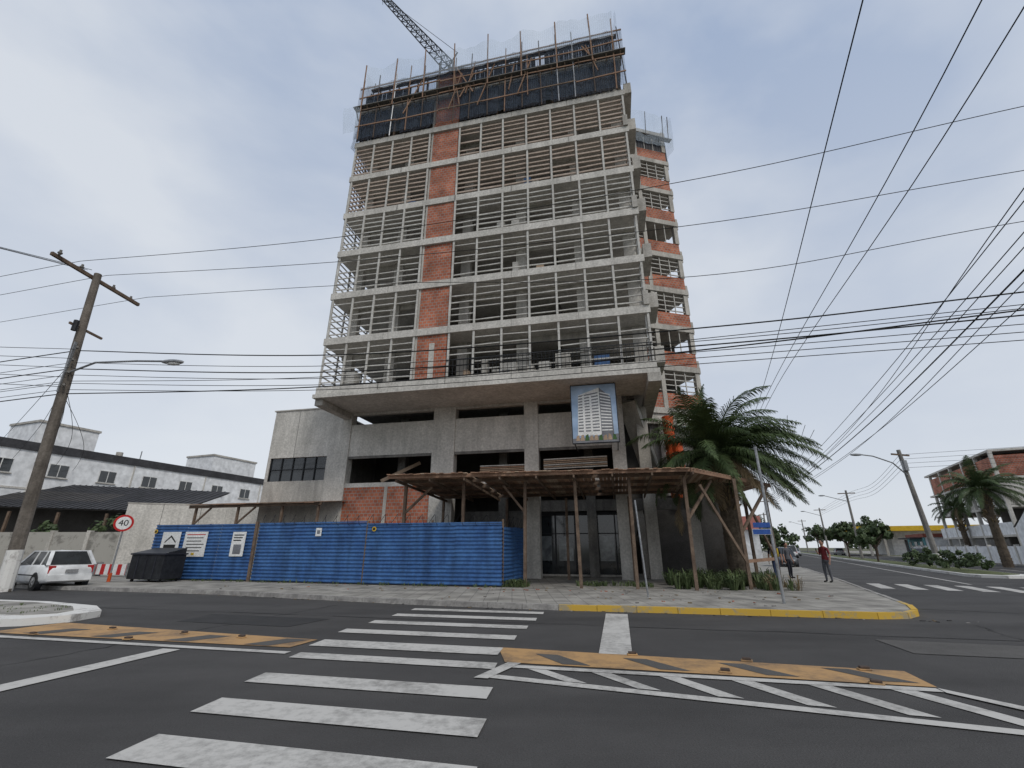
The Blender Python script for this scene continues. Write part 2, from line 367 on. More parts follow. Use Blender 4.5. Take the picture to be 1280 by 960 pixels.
def slats(g,a0,a1,b,z0,z1,n,th,mat,axis='a',miss=.05,post=1.5,pw_=.055):
    L=a1-a0;k=max(1,round(L/post))
    xs=[a0+L*i/k for i in range(k+1)]
    for x in xs:
        x=min(max(x,a0+.06),a1-.06)+rnd(-.03,.03)
        if axis=='a':g.box(x-pw_,x+pw_,b-.09,b-.02,z0,z1,'slat_grey')
        else:g.box(b-.09,b-.02,x-pw_,x+pw_,z0,z1,'slat_grey')
    for i in range(n):
        z=z0+(z1-z0)*(i+.75)/(n+.5)
        for q in range(k):
            if random.random()<miss:continue
            x0=a0+L*q/k;x1=a0+L*(q+1)/k;dz=rnd(-.03,.03);dz2=rnd(-.03,.03)
            y=b+.03+rnd(-.004,.004)
            if axis=='a':g.beam((x0+.005,y,z+dz),(x1-.005,y,z+dz2),.06,th*rnd(.85,1.1),mat)
            else:g.beam((y,x0+.005,z+dz),(y,x1-.005,z+dz2),.06,th*rnd(.85,1.1),mat)
for i in range(6):
    z0=LV[i]+.2;z1=LV[i+1]-.23
    if i>=4:n,th,mt,ms=7,.10,'slat_wood',.04
    elif i==3:n,th,mt,ms=7,.075,'slat_grey',.06
    elif i==2:n,th,mt,ms=6,.065,'slat_grey',.08
    else:n,th,mt,ms=6,.058,'slat_grey',.07
    slats(g,-15.9,-10.25,21.12,z0,z1,n,th,mt,miss=ms,post=1.4)
    if i==0:
        slats(g,-8.3,2.4,21.12,z0,z1,5,.055,mt,miss=.14)
        g.box(-8.3,2.4,20.98,21.01,z0+.95,z0+.99,'metal_dark')
        for a in range(54):g.box(-8.3+a*.2,-8.28+a*.2,20.985,21.005,z0,z0+.95,'metal_dark')
    else:slats(g,-8.3,2.4,21.12,z0,z1,n,th,mt,miss=ms)
    slats(g,21.2,29.5,-15.95,z0,z1,n,th,mt,axis='b',miss=.03,post=1.5)
    slats(g,21.2,27,2.3,z0,z1,n,th,mt,axis='b',miss=.05,post=1.5)
g.build('horizontal_slats',BLD)
g=MB(FR)
for i in range(7):
    z=LV[i]
    g.box(2.505,2.95,21.3,23.2,z+.2,z+1.05,'concrete')
    if i%2==1:g.box(2.2,2.47,20.9,21.02,z+.203,z+1.0,'concrete')
for k in range(30):
    i=random.choice([0,0,0,1,2,3,4,5]);a=rnd(-15,1.8);z=LV[i]+.2
    if -10.9<a<-8:continue
    w=rnd(.2,.8);g.box(a,a+w,21.6,22.2,z,z+rnd(.3,1.2),random.choice(['slat_grey','plank3','blue_sheet','concrete_light','concrete','concrete']))
g.build('balcony_boxes',BLD)
g=MB(FR)
def clad(a0,a1,z0,z1,b=20.95,axis='a'):
    n=int((a1-a0)/.16)
    for k in range(n):
        x=a0+(a1-a0)*k/n
        d=.05 if k%2 else 0
        if axis=='a':g.box(x,x+.15,b-d,b-d+.04,z0+rnd(-.02,.02),z1+rnd(-.05,.05),'cladding_dark')
        else:g.box(b-d,b-d+.04,x,x+.15,z0,z1,'cladding_dark')
clad(-15.9,-13.7,28.45,30.9);clad(-12.6,-10.3,28.45,30.7)
clad(-8.2,-5.6,28.45,31.0);clad(-5.2,-2.4,28.45,30.9);clad(-1.9,2.3,28.45,30.8)
clad(-8.2,-3.0,31.6,32.9);clad(-2.4,2.2,31.6,33.1)
clad(-15.6,-12,31.6,32.7)
clad(21.3,27,28.45,31,-15.9,'b')
g.build('dark_formwork_panels',BLD)
g=MB(FR)
for k in range(16):
    a=-15.6+k*1.17+rnd(-.1,.1)
    g.tube((a,20.62+rnd(-.03,.03),28.3+rnd(-.3,0)),(a+rnd(-.12,.12),20.62,33.8+rnd(0,.8)),.04,random.choice(['plank2','steel_galv','rebar']))
    if k%2==0:g.tube((a,20.5,30.8),(a+rnd(-.1,.1),20.38,35.2+rnd(-.2,.3)),.045,'plank2')
for z in (29.4,31.0,32.2,33.2):
    for q in range(6):
        a=-15.9+q*3.1;g.beam((a,20.6,z+rnd(-.08,.08)),(a+3.1,20.6,z+rnd(-.08,.08)),.05,.09,random.choice(['plank2','timber_old']))
g.box(-16.2,2.8,20.45,20.9,31.25,31.31,'concrete_dark')
for k in range(22):
    a=-16.0+k*.88;g.beam((a,21,30.5),(a,20.5,31.2),.06,.08,'timber_old')
for k in range(12):
    a=rnd(-15,1.5);g.beam((a,20.6,rnd(29,31)),(a+rnd(-1.5,1.5),20.6,rnd(32,33.5)),.05,.08,'plank2')
for k in range(60):
    a=rnd(-14.5,2);b=rnd(22.4,34);g.tube((a,b,33.9),(a+rnd(-.05,.05),b,33.9+rnd(.4,1.2)),.02,'rebar',n=4)
for k in range(24):
    a=-15.5+k*.75;g.box(a-.06,a+.06,21.3,21.42,31.5,33.5,'timber_old')
    g.box(a-.06,a+.06,21.3,21.42,28.42,31.0,'timber_old')
for b in (21.5,24,27):
    g.tube((-15.6,b,31),(-15.4,b,34.8),.035,'rebar')
    g.tube((2.8,b,28.4),(2.5,b,35.0),.035,'rebar')
g.box(-15.3,2.4,20.95,21.2,33.35,33.5,'timber_old')
g.build('scaffolding',BLD)
def net(g,p0,p1,z0,z1f,mat,n=60,m=8,amp=.12,off=(0,0)):
    P0=Vector(p0);P1=Vector(p1);d=(P1-P0);nr=Vector((d.y,-d.x)).normalized();L=d.length
    pts=[]
    for i in range(n+1):
        t=i/n;row=[]
        for j in range(m+1):
            s=j/m;zt=z1f(t*L);z=z0+(zt-z0)*s
            o=amp*math.sin(t*L*2.1+s*2)*(.4+s*.6)+.05*math.sin(t*L*7+3*s)
            p=P0+d*t+nr*(o+off[0]*(1-s)+off[1]*s);row.append((p.x,p.y,z))
        pts.append(row)
    for i in range(n):
        for j in range(m):
            g.poly([pts[i][j],pts[i+1][j],pts[i+1][j+1],pts[i][j+1]],mat,[(L*i/n,pts[i][j][2]),(L*(i+1)/n,pts[i][j][2]),(L*(i+1)/n,pts[i][j+1][2]),(L*i/n,pts[i][j+1][2])])
g=MB(FR)
sag=lambda base,amp:(lambda x:base-amp*abs(math.sin(math.pi*x/2.34))+.12*math.sin(x*.5))
net(g,(-15.4,20.42),(2.2,20.42),32.6,sag(35.1,.4),'net_blue')
net(g,(-16.0,20.72),(2.7,20.72),28.4,lambda x:33.5,'net_dark',amp=.04)
net(g,(2.3,20.45),(2.6,29),31.3,sag(35.0,.4),'net_blue',n=30)
net(g,(-15.6,29),(-15.4,20.45),31.3,sag(35.0,.4),'net_blue',n=30)
net(g,(-16.3,21),(-16.2,27),28.0,lambda x:31.3,'net_dark',n=20,off=(0,.3))
net(g,(-16.7,20.5),(-15.5,20.4),28.8,lambda x:31.0,'net_blue',n=10,off=(0,.2))
g.build('safety_net',BLD,smooth=True)
# rear wing
g=MB(RF)
for i,z in enumerate(LV):
    g.box(-7,.12,-.12,9,z-.2,z+.2,'concrete')
    if i<8:
        g.box(-7,-2.95,0,.2,z+.203,z+1.25,'brick_red');g.box(-2.65,0,0,.2,z+.203,z+1.25,'brick_orange')
        g.box(-2.95,-2.65,-.05,.25,z+.203,z+2.846,'concrete')
        g.box(-.28,.05,-.05,.25,z+1.253,z+2.846,'concrete')
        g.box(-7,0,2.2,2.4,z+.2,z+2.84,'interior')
        zz0=z+1.25;zz1=z+2.85
        for k in range(4):
            g.box(-7,-2.96,.05,.12,zz0+.2+k*.38,zz0+.27+k*.38,'slat_grey')
            if i%3!=1:g.box(-2.64,-.29,.05,.12,zz0+.2+k*.38,zz0+.26+k*.38,'slat_grey')
        for x in (-6,-5,-4,-1.9,-1.1):g.box(x,x+.06,.0,.05,zz0,zz1,'slat_grey')
    g.box(.12,.42,.3,1.6,z-.1,z+.9,'concrete')
g.box(-7,0,.0,.2,9.0,9.7,'concrete')
for x in (-6.5,-3.4,-.5):g.box(x,x+.6,.2,.8,0.125,9.7,'concrete')
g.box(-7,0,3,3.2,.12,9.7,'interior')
g.box(-4.0,-.6,.3,.5,6.0,9.0,'concrete_dark')
for x in (-6.5,-5,-3.4,-1.8,-.2,.3):
    g.tube((x,-.3,33.5),(x+.05,-.5,36.1),.035,'rebar')
g.box(-7,.5,-.5,-.12,33.6,33.66,'concrete_dark')
for k in range(30):g.box(-7+k*.24,-6.8+k*.24,.02,.06,31.5,33.6+rnd(-.5,.1),'cladding_dark')
net(g,(-7,-.5),(.55,-.5),32.6,sag(36.2,.35),'net_blue',n=30)
net(g,(.55,-.5),(.7,5),32.6,sag(36.2,.35),'net_blue',n=20)
g.build('rear_wing',BLD)
# podium
g=MB(FR)
P0=24.2
def pw(a0,a1,z0,z1,mat='concrete_light',t=.3,o=0):g.box(a0,a1,P0+o,P0+t,z0,z1,mat)
for a0,a1 in ((-16.9,-15.5),(-10.1,-8.75),(-4.64,-3.86),(.1,.8)):
    g.box(a0,a1,P0-.06,P0+.5,.1,9.447,'concrete_light')
for a0,a1 in ((-15.497,-10.103),(-8.747,-4.643),(-3.857,.097)):
    pw(a0,a1,6.75,8.7);pw(a0,a1,9.3,9.447)
    pw(a0,a1,4.9,5.15)
    g.box(a0,a1,P0+.02,P0+.12,6.60,6.747,'concrete_dark')
    for q in (1,2):
        x=a0+(a1-a0)*q/3;g.box(x,x+.015,P0-.003,P0+.02,6.76,8.69,'concrete')
for k in range(8):
    g.beam((-7.2,P0+.1,5.25+k*.09),(-3.9-rnd(0,.3),P0+.1,5.25+k*.09),.1,.05,random.choice(['plank3','slat_grey','plank']))
for k in range(6):
    g.beam((-3.6,P0+.1,5.6+k*.1),(-.2,P0+.1,5.66+k*.1),.1,.06,random.choice(['plank3','concrete_light']))
g.beam((-13.5,P0+.6,5.3),(-11.5,P0+1.6,6.5),.12,.2,'plank3')
pw(-15.497,-10.103,.1,4.897,'brick_orange')
g.box(-12.9,-12.7,P0-.03,P0+.1,.1,4.9,'concrete')
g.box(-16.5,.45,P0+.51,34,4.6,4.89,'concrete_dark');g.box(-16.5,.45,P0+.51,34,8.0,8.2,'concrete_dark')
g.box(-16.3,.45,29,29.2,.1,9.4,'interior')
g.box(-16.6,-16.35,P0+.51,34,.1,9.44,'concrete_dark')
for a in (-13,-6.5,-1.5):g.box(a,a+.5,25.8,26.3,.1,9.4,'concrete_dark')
g.box(-21.1,-16.903,P0,P0+.3,6.85,9.9,'concrete_light');g.box(-21.1,-16.903,P0,P0+.3,.1,5.4,'concrete')
g.box(-21.1,-20.9,P0,P0+.3,5.403,6.847,'concrete_light')
g.box(-20.897,-16.903,P0+.12,P0+.16,5.403,6.847,'glass_dark')
for k in range(6):g.box(-20.9+k*.79,-20.85+k*.79,P0+.05,P0+.117,5.41,6.84,'metal_dark')
g.box(-20.9,-16.95,P0+.05,P0+.117,6.1,6.14,'metal_dark')
g.box(-21.1,-20.8,P0+.303,34,.1,9.9,'concrete_light');g.box(-20.8,-16.9,P0+.303,34,9.5,9.8,'concrete')
g.box(-19.3,-19.27,P0-.004,P0+.05,6.86,9.9,'concrete_dark')
g.box(-21.2,-16.9,P0-.06,P0+.35,9.903,9.98,'concrete')
g.box(.5,.8,P0+.503,33,4.6,9.447,'concrete')
g.beam((1.1,24.6,9.2),(2.3,26.8,5.2),1.0,.3,'concrete');g.beam((2.4,26.4,5.2),(1.0,26.9,2.2),1.0,.3,'concrete_dark')
for k in range(12):g.beam((1.1+k*.1,24.62+k*.18,9.45-k*.33),(1.5+k*.1,24.62+k*.18,9.45-k*.33),.25,.25,'concrete_dark')
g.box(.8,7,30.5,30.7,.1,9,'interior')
g.box(1.5,2.1,25,25.6,.1,9.0,'concrete')
g.build('podium',BLD)
g=MB(FR)
g.box(-4.6,.9,26.6,26.64,.2,3.3,'glass_dark')
for a in (-4.4,-3.2,-.95):g.box(a,a+.8,26.59,26.598,.9,2.2,'glass_painted_light')  # pale patches on the dark glass, painted as blobs of light
for a in (-4.6,-3.4,-2.3,-1.2,-.1,.85):g.box(a,a+.07,26.5,26.587,.2,3.3,'metal_dark')
g.box(-4.6,.92,26.5,26.597,3.303,3.45,'metal_dark');g.box(-4.6,.92,26.49,26.595,.12,.22,'concrete')
g.box(-4.6,.92,26.52,26.586,2.3,2.35,'metal_dark')
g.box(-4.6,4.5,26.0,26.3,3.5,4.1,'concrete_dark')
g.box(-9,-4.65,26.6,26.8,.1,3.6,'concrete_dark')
g.box(1.2,1.7,26.2,26.7,.1,4,'concrete');g.box(3.8,4.3,25.9,26.4,.1,4.2,'concrete')
g.box(1.7,6.2,28.8,29,.1,4.5,'interior')
g.build('storefront',BLD)
g=MB()
for k in range(7):
    z=9.3-k*.75;g.tube((9.75,27.2,z),(9.75,27.2,z-.8),.36,'orange_plastic',r1=.27,n=12,cap=False)
g.tube((10.05,26.9,7.6),(10.05,26.9,6.0),.3,'orange_plastic',n=12)
g.build('debris_chute')
# banner
g=MB(FR)
g.box(-1.79,.49,21.85,21.9,6.35,9.4,'metal_dark')
g.poly([(-1.75,21.84,6.4),(.45,21.84,6.4),(.45,21.84,9.36),(-1.75,21.84,9.36)],'print_sky')
y=21.832
g.poly([(-1.5,y,6.75),(-.35,y,6.75),(-.35,y,9.2),(-1.4,y,8.85)],'sign_white')
g.poly([(-.35,y,6.75),(.25,y,6.75),(.2,y,8.65),(-.35,y,9.2)],'print_grey')
for k in range(13):
    z=6.95+k*.15
    g.poly([(-1.45+.005*k,y-.006,z),(-.42,y-.006,z+.012*k),(-.42,y-.006,z+.065+.012*k),(-1.45+.005*k,y-.006,z+.065)],'print_grey')
    g.poly([(-.32,y-.006,z+.01+.012*k),(.18,y-.006,z-.0),(.18,y-.006,z+.06),(-.32,y-.006,z+.07+.012*k)],'sign_white')
for a in (-1.2,-.85):g.poly([(a,y-.009,6.8),(a+.1,y-.009,6.8),(a+.1,y-.009,8.85),(a,y-.009,8.8)],'sign_white')
g.poly([(-1.75,y-.003,6.4),(.45,y-.003,6.4),(.45,y-.003,6.78),(-1.75,y-.003,6.62)],'print_grey')
for k in range(9):
    a=-1.6+k*.22;g.poly([(a,y-.012,6.5),(a+.2,y-.012,6.5),(a+.16,y-.012,6.72+rnd(0,.12)),(a+.04,y-.012,6.72+rnd(0,.1))],random.choice(['print_green','plank3','print_green']))
for a in (-1.75,.4):g.tube((a,21.9,9.4),(a,21.9,9.6),.015,'metal_dark')
g.beam((-1.7,21.95,6.45),(-1.7,24.15,6.45),.05,.05,'metal_dark');g.beam((.4,21.95,6.45),(.4,24.15,6.45),.05,.05,'metal_dark')
g.build('advertising_banner')
# crane
g=MB()
A=Vector((-5.3,26,39.0));Bq=Vector((-11.7,26,48.2));d=(Bq-A).normalized();u=Vector((0,1,0));w=d.cross(u).normalized()
def rail(t,o):return A+(Bq-A)*t+o*(1-.5*t)
offs=[u*.45-w*.4,-u*.45-w*.4,w*.45]
for o in offs:g.tube(rail(0,o),rail(1,o),.05,'metal_dark')
n=14
for k in range(n):
    for i in range(3):
        g.tube(rail(k/n,offs[i]),rail((k+1)/n,offs[(i+1)%3]),.03,'metal_dark',n=4)
        g.tube(rail(k/n,offs[i]),rail(k/n,offs[(i+1)%3]),.025,'metal_dark',n=4)
for sx,sy in ((-.5,-.5),(.5,-.5),(.5,.5),(-.5,.5)):g.tube((A.x+sx,26+sy,33.9),(A.x+sx,26+sy,39.0),.06,'metal_dark')
for k in range(6):
    z=33.9+k*.83
    g.tube((A.x-.5,25.5,z),(A.x+.5,25.5,z+.83),.03,'metal_dark',n=4);g.tube((A.x+.5,25.5,z),(A.x+.5,26.5,z+.83),.03,'metal_dark',n=4)
g.tube(A,A+Vector((1.6,0,-.6)),.12,'metal_dark');g.box(A.x+.9,A.x+1.9,25.6,26.4,37.6,38.5,'metal_dark')
g.tube(A+Vector((0,0,0)),A+Vector((.7,0,1.8)),.06,'metal_dark');g.tube(A+Vector((.7,0,1.8)),Bq,.02,'metal_dark',n=4)
g.tube(Bq,Bq+Vector((.2,0,-1.2)),.02,'metal_dark',n=4);g.tube(Bq-Vector((.2,0,.2)),Bq+Vector((-.5,0,.3)),.12,'metal_dark')
g.build('tower_crane')
# ---------------------------------------------------------------- wooden protective canopy
g=MB(FR)
zf=4.36;zr=4.08
def zc(b):return zf+(zr-zf)*max(0,(b-17.8))/6.3
n=74
for k in range(n):
    t0=k/n;a0=-9.3+12.2*t0;a1=a0+12.2/n-.012
    f0=17.6+.7*t0;hz=rnd(-.01,.01)
    if random.random()<.03:continue
    fb=f0+rnd(-.12,.06)
    g.beam(((a0+a1)/2,fb,zc(fb)+.13+hz),((a0+a1)/2,24.1,zr+.12+hz),a1-a0,.03,random.choice(['plank','plank','plank2','plank3']))
for k in range(26):
    t=(k+.5)/26;p=Vector((2.95,18.3)).lerp(Vector((6.8,22.4)),t);q=Vector((2.95,24.1)).lerp(Vector((5.6,27)),t)
    if 4.4<p.x<5.5 :q=p+(q-p)*.15
    g.beam((p.x,p.y,zf+.1-.2*t),(q.x,q.y,zr+.05+(.1 if 4.4<p.x<5.5 else 0)),.17,.03,random.choice(['plank','plank2','plank3']))
for b in (18.9,20.4,21.9,23.5):
    for s_ in range(4):
        a=-9.2+s_*3.05;zz=zc(b)+.02+rnd(-.02,.02);g.beam((a,b,zz),(a+3.05,b+.05,zz+rnd(-.02,.02)),.07,.13,'timber_old')
g.beam((-9.35,17.75,zf+.05),(2.95,18.4,zf+.05),.05,.14,'plank2');g.beam((2.95,18.35,zf+.03),(6.85,22.4,zf-.17),.05,.16,'plank2')
for k in range(9):
    a=-9+k*1.5;g.beam((a,17.8+.05*k,zf-.1),(a,24.1,zr-.1),.06,.11,'timber_old')
posts=[(-9.0,18.9),(-6.3,19.0),(-3.7,19.1),(-1.5,18.9),(.6,19.0),(2.7,18.9),(4.8,19.9),(6.5,22.3)]
for a,b in posts:
    tz=zc(b)-.06 if a<5 else zf-.3
    g.beam((a+rnd(-.05,.05),b,.12),(a+rnd(-.06,.06),b,tz),.12,.12,'timber_old')
for a in (-9,-5.5,-2.4,.7,3.4,6):
    g.beam((a,23.6,.12),(a,23.6,zr-.1),.12,.12,'timber_old')
g.beam((4.8,19.9,2.2),(6.3,20.9,zf-.3),.08,.1,'timber_old');g.beam((4.8,19.9,1.0),(3.3,19.0,3.9),.06,.1,'timber_old')
g.beam((6.5,22.3,1.2),(5.2,21.0,zf-.3),.07,.1,'timber_old');g.beam((2.7,18.9,2.6),(3.9,19.8,zf-.2),.07,.1,'timber_old')
g.beam((-9,18.9,3.0),(-7.8,18.95,4.1),.07,.1,'timber_old');g.beam((-3.7,19.1,3.0),(-4.6,19.05,4.1),.07,.09,'timber_old')
g.beam((4.8,19.9,1.1),(6.5,22.3,1.15),.05,.12,'plank2')
g.build('timber_protection_canopy')
g=MB(FR)
for k in range(30):
    a=-23.5+k*.28;g.beam((a,21.6,3.85+rnd(-.02,.02)),(a,24.15,4.15),.26,.03,random.choice(['plank','plank2','timber_old']))
g.beam((-23.6,21.8,3.75),(-15.2,21.8,3.8),.06,.16,'timber_old')
for a in (-23.2,-20.4,-17.6,-15.4):g.beam((a,21.9,.12),(a,21.9,3.75),.11,.11,'timber_old')
g.beam((-23.2,21.9,2.8),(-22.2,21.9,3.7),.06,.09,'timber_old');g.beam((-20.4,21.9,2.8),(-19.3,21.9,3.7),.06,.09,'timber_old')
g.build('timber_lean_to')
# ---------------------------------------------------------------- blue fence
FEN=empty('blue_sheet_metal_fence')
F=[(-18.1,24.0,2.62),(-12.25,22.6,2.6),(-12.0,22.4,2.64),(-6.35,20.7,2.5),(-6.32,20.62,2.54),(-.40,19.3,2.42),(.6,22.2,2.4)]
g=MB()
def sheet(p0,p1,h,mat='blue_sheet',amp=.022,pitch=.16):
    P0=Vector((p0[0],p0[1]));P1=Vector((p1[0],p1[1]));d=P1-P0;L=d.length;nr=Vector((d.y,-d.x)).normalized()
    npan=max(1,round(L/2.0))
    for s in range(npan):
        a=P0+d*(s/npan);b=P0+d*((s+1)/npan);o=nr*rnd(-.02,.02);hh=h+rnd(-.03,.03)
        n=int(hh/pitch*4);pr=None
        for k in range(n+1):
            ph=k%4;off=(amp if ph in(1,2) else -amp);zz=.16+(hh-.16)*k/n
            cur=[(a.x+nr.x*off+o.x,a.y+nr.y*off+o.y,zz),(b.x+nr.x*off+o.x,b.y+nr.y*off+o.y,zz)]
            if pr:g.poly([pr[0],pr[1],cur[1],cur[0]],mat)
            pr=cur
for a,b in ((0,1),(2,3),(4,5),(5,6)):sheet(F[a],F[b],F[a][2])
for a,b in ((0,1),(2,3),(4,5)):
    for h in (.12,F[a][2]):
        g.beam((F[a][0],F[a][1],h+.02),(F[b][0],F[b][1],h+.02),.06,.06,'metal_dark' if h<1 else 'blue_sheet')
for x,y in ((-18.1,24),(-6.34,20.6),(-.37,19.28),(-15,23.3),(-9.2,21.55),(-3.4,19.98)):
    g.beam((x,y+.1,.1),(x,y+.1,2.7),.08,.08,'timber_old')
g.beam((-12.1,22.4,.1),(-12.15,22.4,2.75),.12,.1,'timber_old')
g.build('sheets',FEN)
def fpos(t,i,j,off=-.05,z=1.5):
    a=Vector(F[i][:2]);b=Vector(F[j][:2]);d=(b-a);nr=Vector((d.y,-d.x)).normalized();p=a+d*t-nr*off
    return T((p.x,p.y,z))@Matrix.Rotation(math.atan2(d.y,d.x),4,'Z')@Matrix.Rotation(R(90),4,'X')
def board(name,t,i,j,z,w,h,mat='sign_white'):
    M=fpos(t,i,j,-.06,z);g=MB(M);g.box(-w/2,w/2,-h/2,h/2,-.01,.01,mat);o=g.build(name);return o,M
o,M=board('construction_company_sign',.19,0,1,1.75,1.1,1.15)
g=MB(M);g.poly([(-.34,.12,.013),(0,.42,.013),(.34,.12,.013),(.34,.04,.013),(0,.32,.013),(-.34,.04,.013)],'sign_black');g.box(-.36,.36,-.2,-.02,.011,.014,'sign_black');g.box(-.4,.4,-.38,-.32,.011,.014,'sign_black');x=g.build('mark',o)
o,M=board('site_information_sign',.44,0,1,1.75,1.35,1.15)
g=MB(M)
for k in range(6):g.box(-.55+.02*k,.55-.09*(k%3),.42-k*.15,.46-k*.15,.011,.013,'sign_black' if k else 'sign_red')
g.box(-.08,.1,-.5,-.4,.014,.017,'sign_yellow');g.build('print_lines',o)
o,M=board('sales_sign',.86,0,1,1.75,.75,1.1)
g=MB(M);g.box(-.22,.22,-.45,-.02,.011,.014,'print_grey')
for k in range(3):g.box(-.28,.28-.06*k,.38-k*.12,.43-k*.12,.011,.014,'sign_black')
g.build('print_lines',o)
o,M=board('small_notice',.58,2,3,2.25,.3,.35)
g=MB(M);g.box(-.08,.08,-.08,.08,.011,.014,'print_grey');g.build('print_lines',o)
for t,i,j in ((.02,0,1),(.06,4,5)):
    M=fpos(t,i,j,-.07,2.35);g=MB(M);g.tube((0,0,0),(0,0,.02),.1,'sign_yellow',n=16);g.tube((0,0,.02),(0,0,.024),.06,'sign_black',n=12);g.build('warning_disc')
def curve(name,spl,r,mat,parent=None):
    c=bpy.data.curves.new(name,'CURVE');c.dimensions='3D';c.bevel_depth=r;c.bevel_resolution=1;c.materials.append(MATS[mat])
    for pts in spl:
        s=c.splines.new('POLY');s.points.add(len(pts)-1)
        for k,p in enumerate(pts):s.points[k].co=(*p,1)
    o=bpy.data.objects.new(name,c);sc.collection.objects.link(o)
    if parent:o.parent=parent
    return o
spl=[]
for a,b in ((2,3),(4,5),(5,6)):
    p=Vector(F[a]);q=Vector(F[b]);L=(q-p).length;n=int(L*26);pts=[]
    for k in range(n):
        t=k/n;c=p.lerp(q,t);th=k*.42;pts.append((c.x+.06*math.sin(th),c.y+.2*math.cos(th),c.z+.22+.22*math.sin(th)))
    spl.append(pts)
curve('razor_wire',spl,.010,'metal_dark',FEN)
g=MB();sheet((11.3,25.0),(12.5,26.0),2.0)
g.build('blue_sheet_metal_fence')
# ---------------------------------------------------------------- street furniture left
g=MB();g.tube((-18.4,22.3,.1),(-18.4,22.3,3.0),.035,'steel_galv');g.tube((-18.4,22.3,.12),(-18.4,22.3,.5),.07,'orange_plastic',n=10)
SG=g.build('speed_limit_sign')
Ms=T((-18.4,22.24,2.68))@Rz(32)@Matrix.Rotation(R(90),4,'X')
g=MB(Ms);g.tube((0,0,0),(0,0,.012),.38,'sign_red',n=32);g.tube((0,0,.013),(0,0,.016),.29,'sign_white',n=32);g.build('disc',SG)
text('40',"sign_black",Ms@T((0,0,.022)),.38,SG)
g=MB(T((-16.5,22.5,.125))@Rz(-14))
g.box(-.95,.95,-.55,.55,.12,1.15,'metal_dark');g.box(-1.0,1.0,-.6,.6,1.153,1.22,'cladding_dark');g.poly([(-.95,-.56,1.225),(.95,-.56,1.225),(.95,.5,1.45),(-.95,.5,1.45)],'metal_dark')
g.poly([(-.95,-.56,1.22),(-.95,.5,1.45),(-.95,.5,1.22)],'metal_dark');g.poly([(.95,-.56,1.22),(.95,.5,1.22),(.95,.5,1.45)],'metal_dark')
for x in (-.8,.8):
    g.tube((x,-.4,.07),(x+.06,-.4,.07),.07,'rubber',n=10);g.tube((x,.4,.07),(x+.06,.4,.07),.07,'rubber',n=10)
for x in (-.5,0,.5):g.box(x-.02,x+.02,-.58,-.552,.15,1.12,'cladding_dark')
g.build('waste_container',bevel=.015)
g=MB(T((-21.4,26.0,.125))@Rz(-18))
for k in range(10):
    x=-1.6+k*.32;g.prism([(x,0),(x+.32,0),(x+.32,.12),(x,.12)],.1,.62,'sign_white' if k%2 else 'sign_red')
for x in (-1.4,1.3):g.box(x,x+.08,-.2,.3,0,.7,'steel_galv')
g.build('striped_barrier')
g=MB();g.M=T((-25.2,30.4,0))@Rz(18)
g.box(0,9,0,.2,.1,4.3,'concrete_light');g.box(-.03,9,-.03,.23,4.303,4.38,'concrete')
for k in range(4):g.box(2.2*k+2,2.2*k+2.03,-.004,.02,.1,4.3,'concrete_dark')
g.build('boundary_wall')
g=MB();g.M=T((-38,31.5,0))@Rz(-2)
g.box(0,12.6,0,.2,0,2.55,'graffiti_wall')
for k in range(5):g.box(2.5*k,2.5*k+.25,-.04,.24,0,2.65,'concrete')
g.build('perimeter_wall')
g=MB();g.M=T((-42,33.5,0))@Rz(4)
g.poly([(-6,0,4.7),(17,0,4.1),(17,7,6.3),(-6,7,7.2)],'roof_dark');g.poly([(-6,.02,4.62),(17,.02,4.02),(17,7,6.2),(-6,7,7.1)][::-1],'interior')
g.box(-6,16,3,3.2,0,4.6,'interior')
for k in range(7):g.box(-5+k*3.4,-4.85+k*3.4,.1,.25,0,4.3-.07*k,'timber_old')
for k in range(46):g.beam((-6+k*.5,0,4.73-.0261*k*.5),(-6+k*.5,7,7.23-.0391*k*.5),.06,.04,'roof_dark')
g.build('open_shed')
g=MB();g.M=T((-41,35.5,0))@Rz(70.2)
g.box(-40,34,0,14,0,9.25,'white_wall');g.box(-40.1,34.1,-.12,14.1,9.253,9.95,'roof_dark')
g.box(-40,34,-.05,-.003,6.1,6.25,'concrete_light')
for k in range(18):
    x=-34+k*3.75
    for z in (3.9,7.35):
        g.box(x,x+1.3,-.05,-.031,z,z+1.0,'glass_dark')
        g.box(x-.06,x+1.36,-.03,-.002,z-.06,z+1.06,'white_paint')
        g.box(x+.62,x+.68,-.07,-.051,z,z+1.0,'white_paint')
        g.box(x-.15,x+1.45,-.12,-.0,z-.14,z-.063,'concrete')
    if k%2:g.box(x+2.7,x+2.78,-.1,-.003,0,9.2,'concrete_light')
g.box(2.5,7,1.5,6,9.95,12.0,'white_wall');g.box(2.4,7.1,1.4,6.1,12.003,12.2,'concrete')
g.box(19,25,1.5,6,9.95,12.0,'white_wall');g.box(18.9,25.1,1.4,6.1,12.003,12.2,'concrete')
g.box(-4,-1,1.5,4,9.95,11.2,'white_wall')
g.tube((12,3,9.9),(12,3,11.3),.05,'steel_galv');g.tube((10,3,9.9),(10,3,10.8),.3,'concrete')
g.build('white_apartment_block')
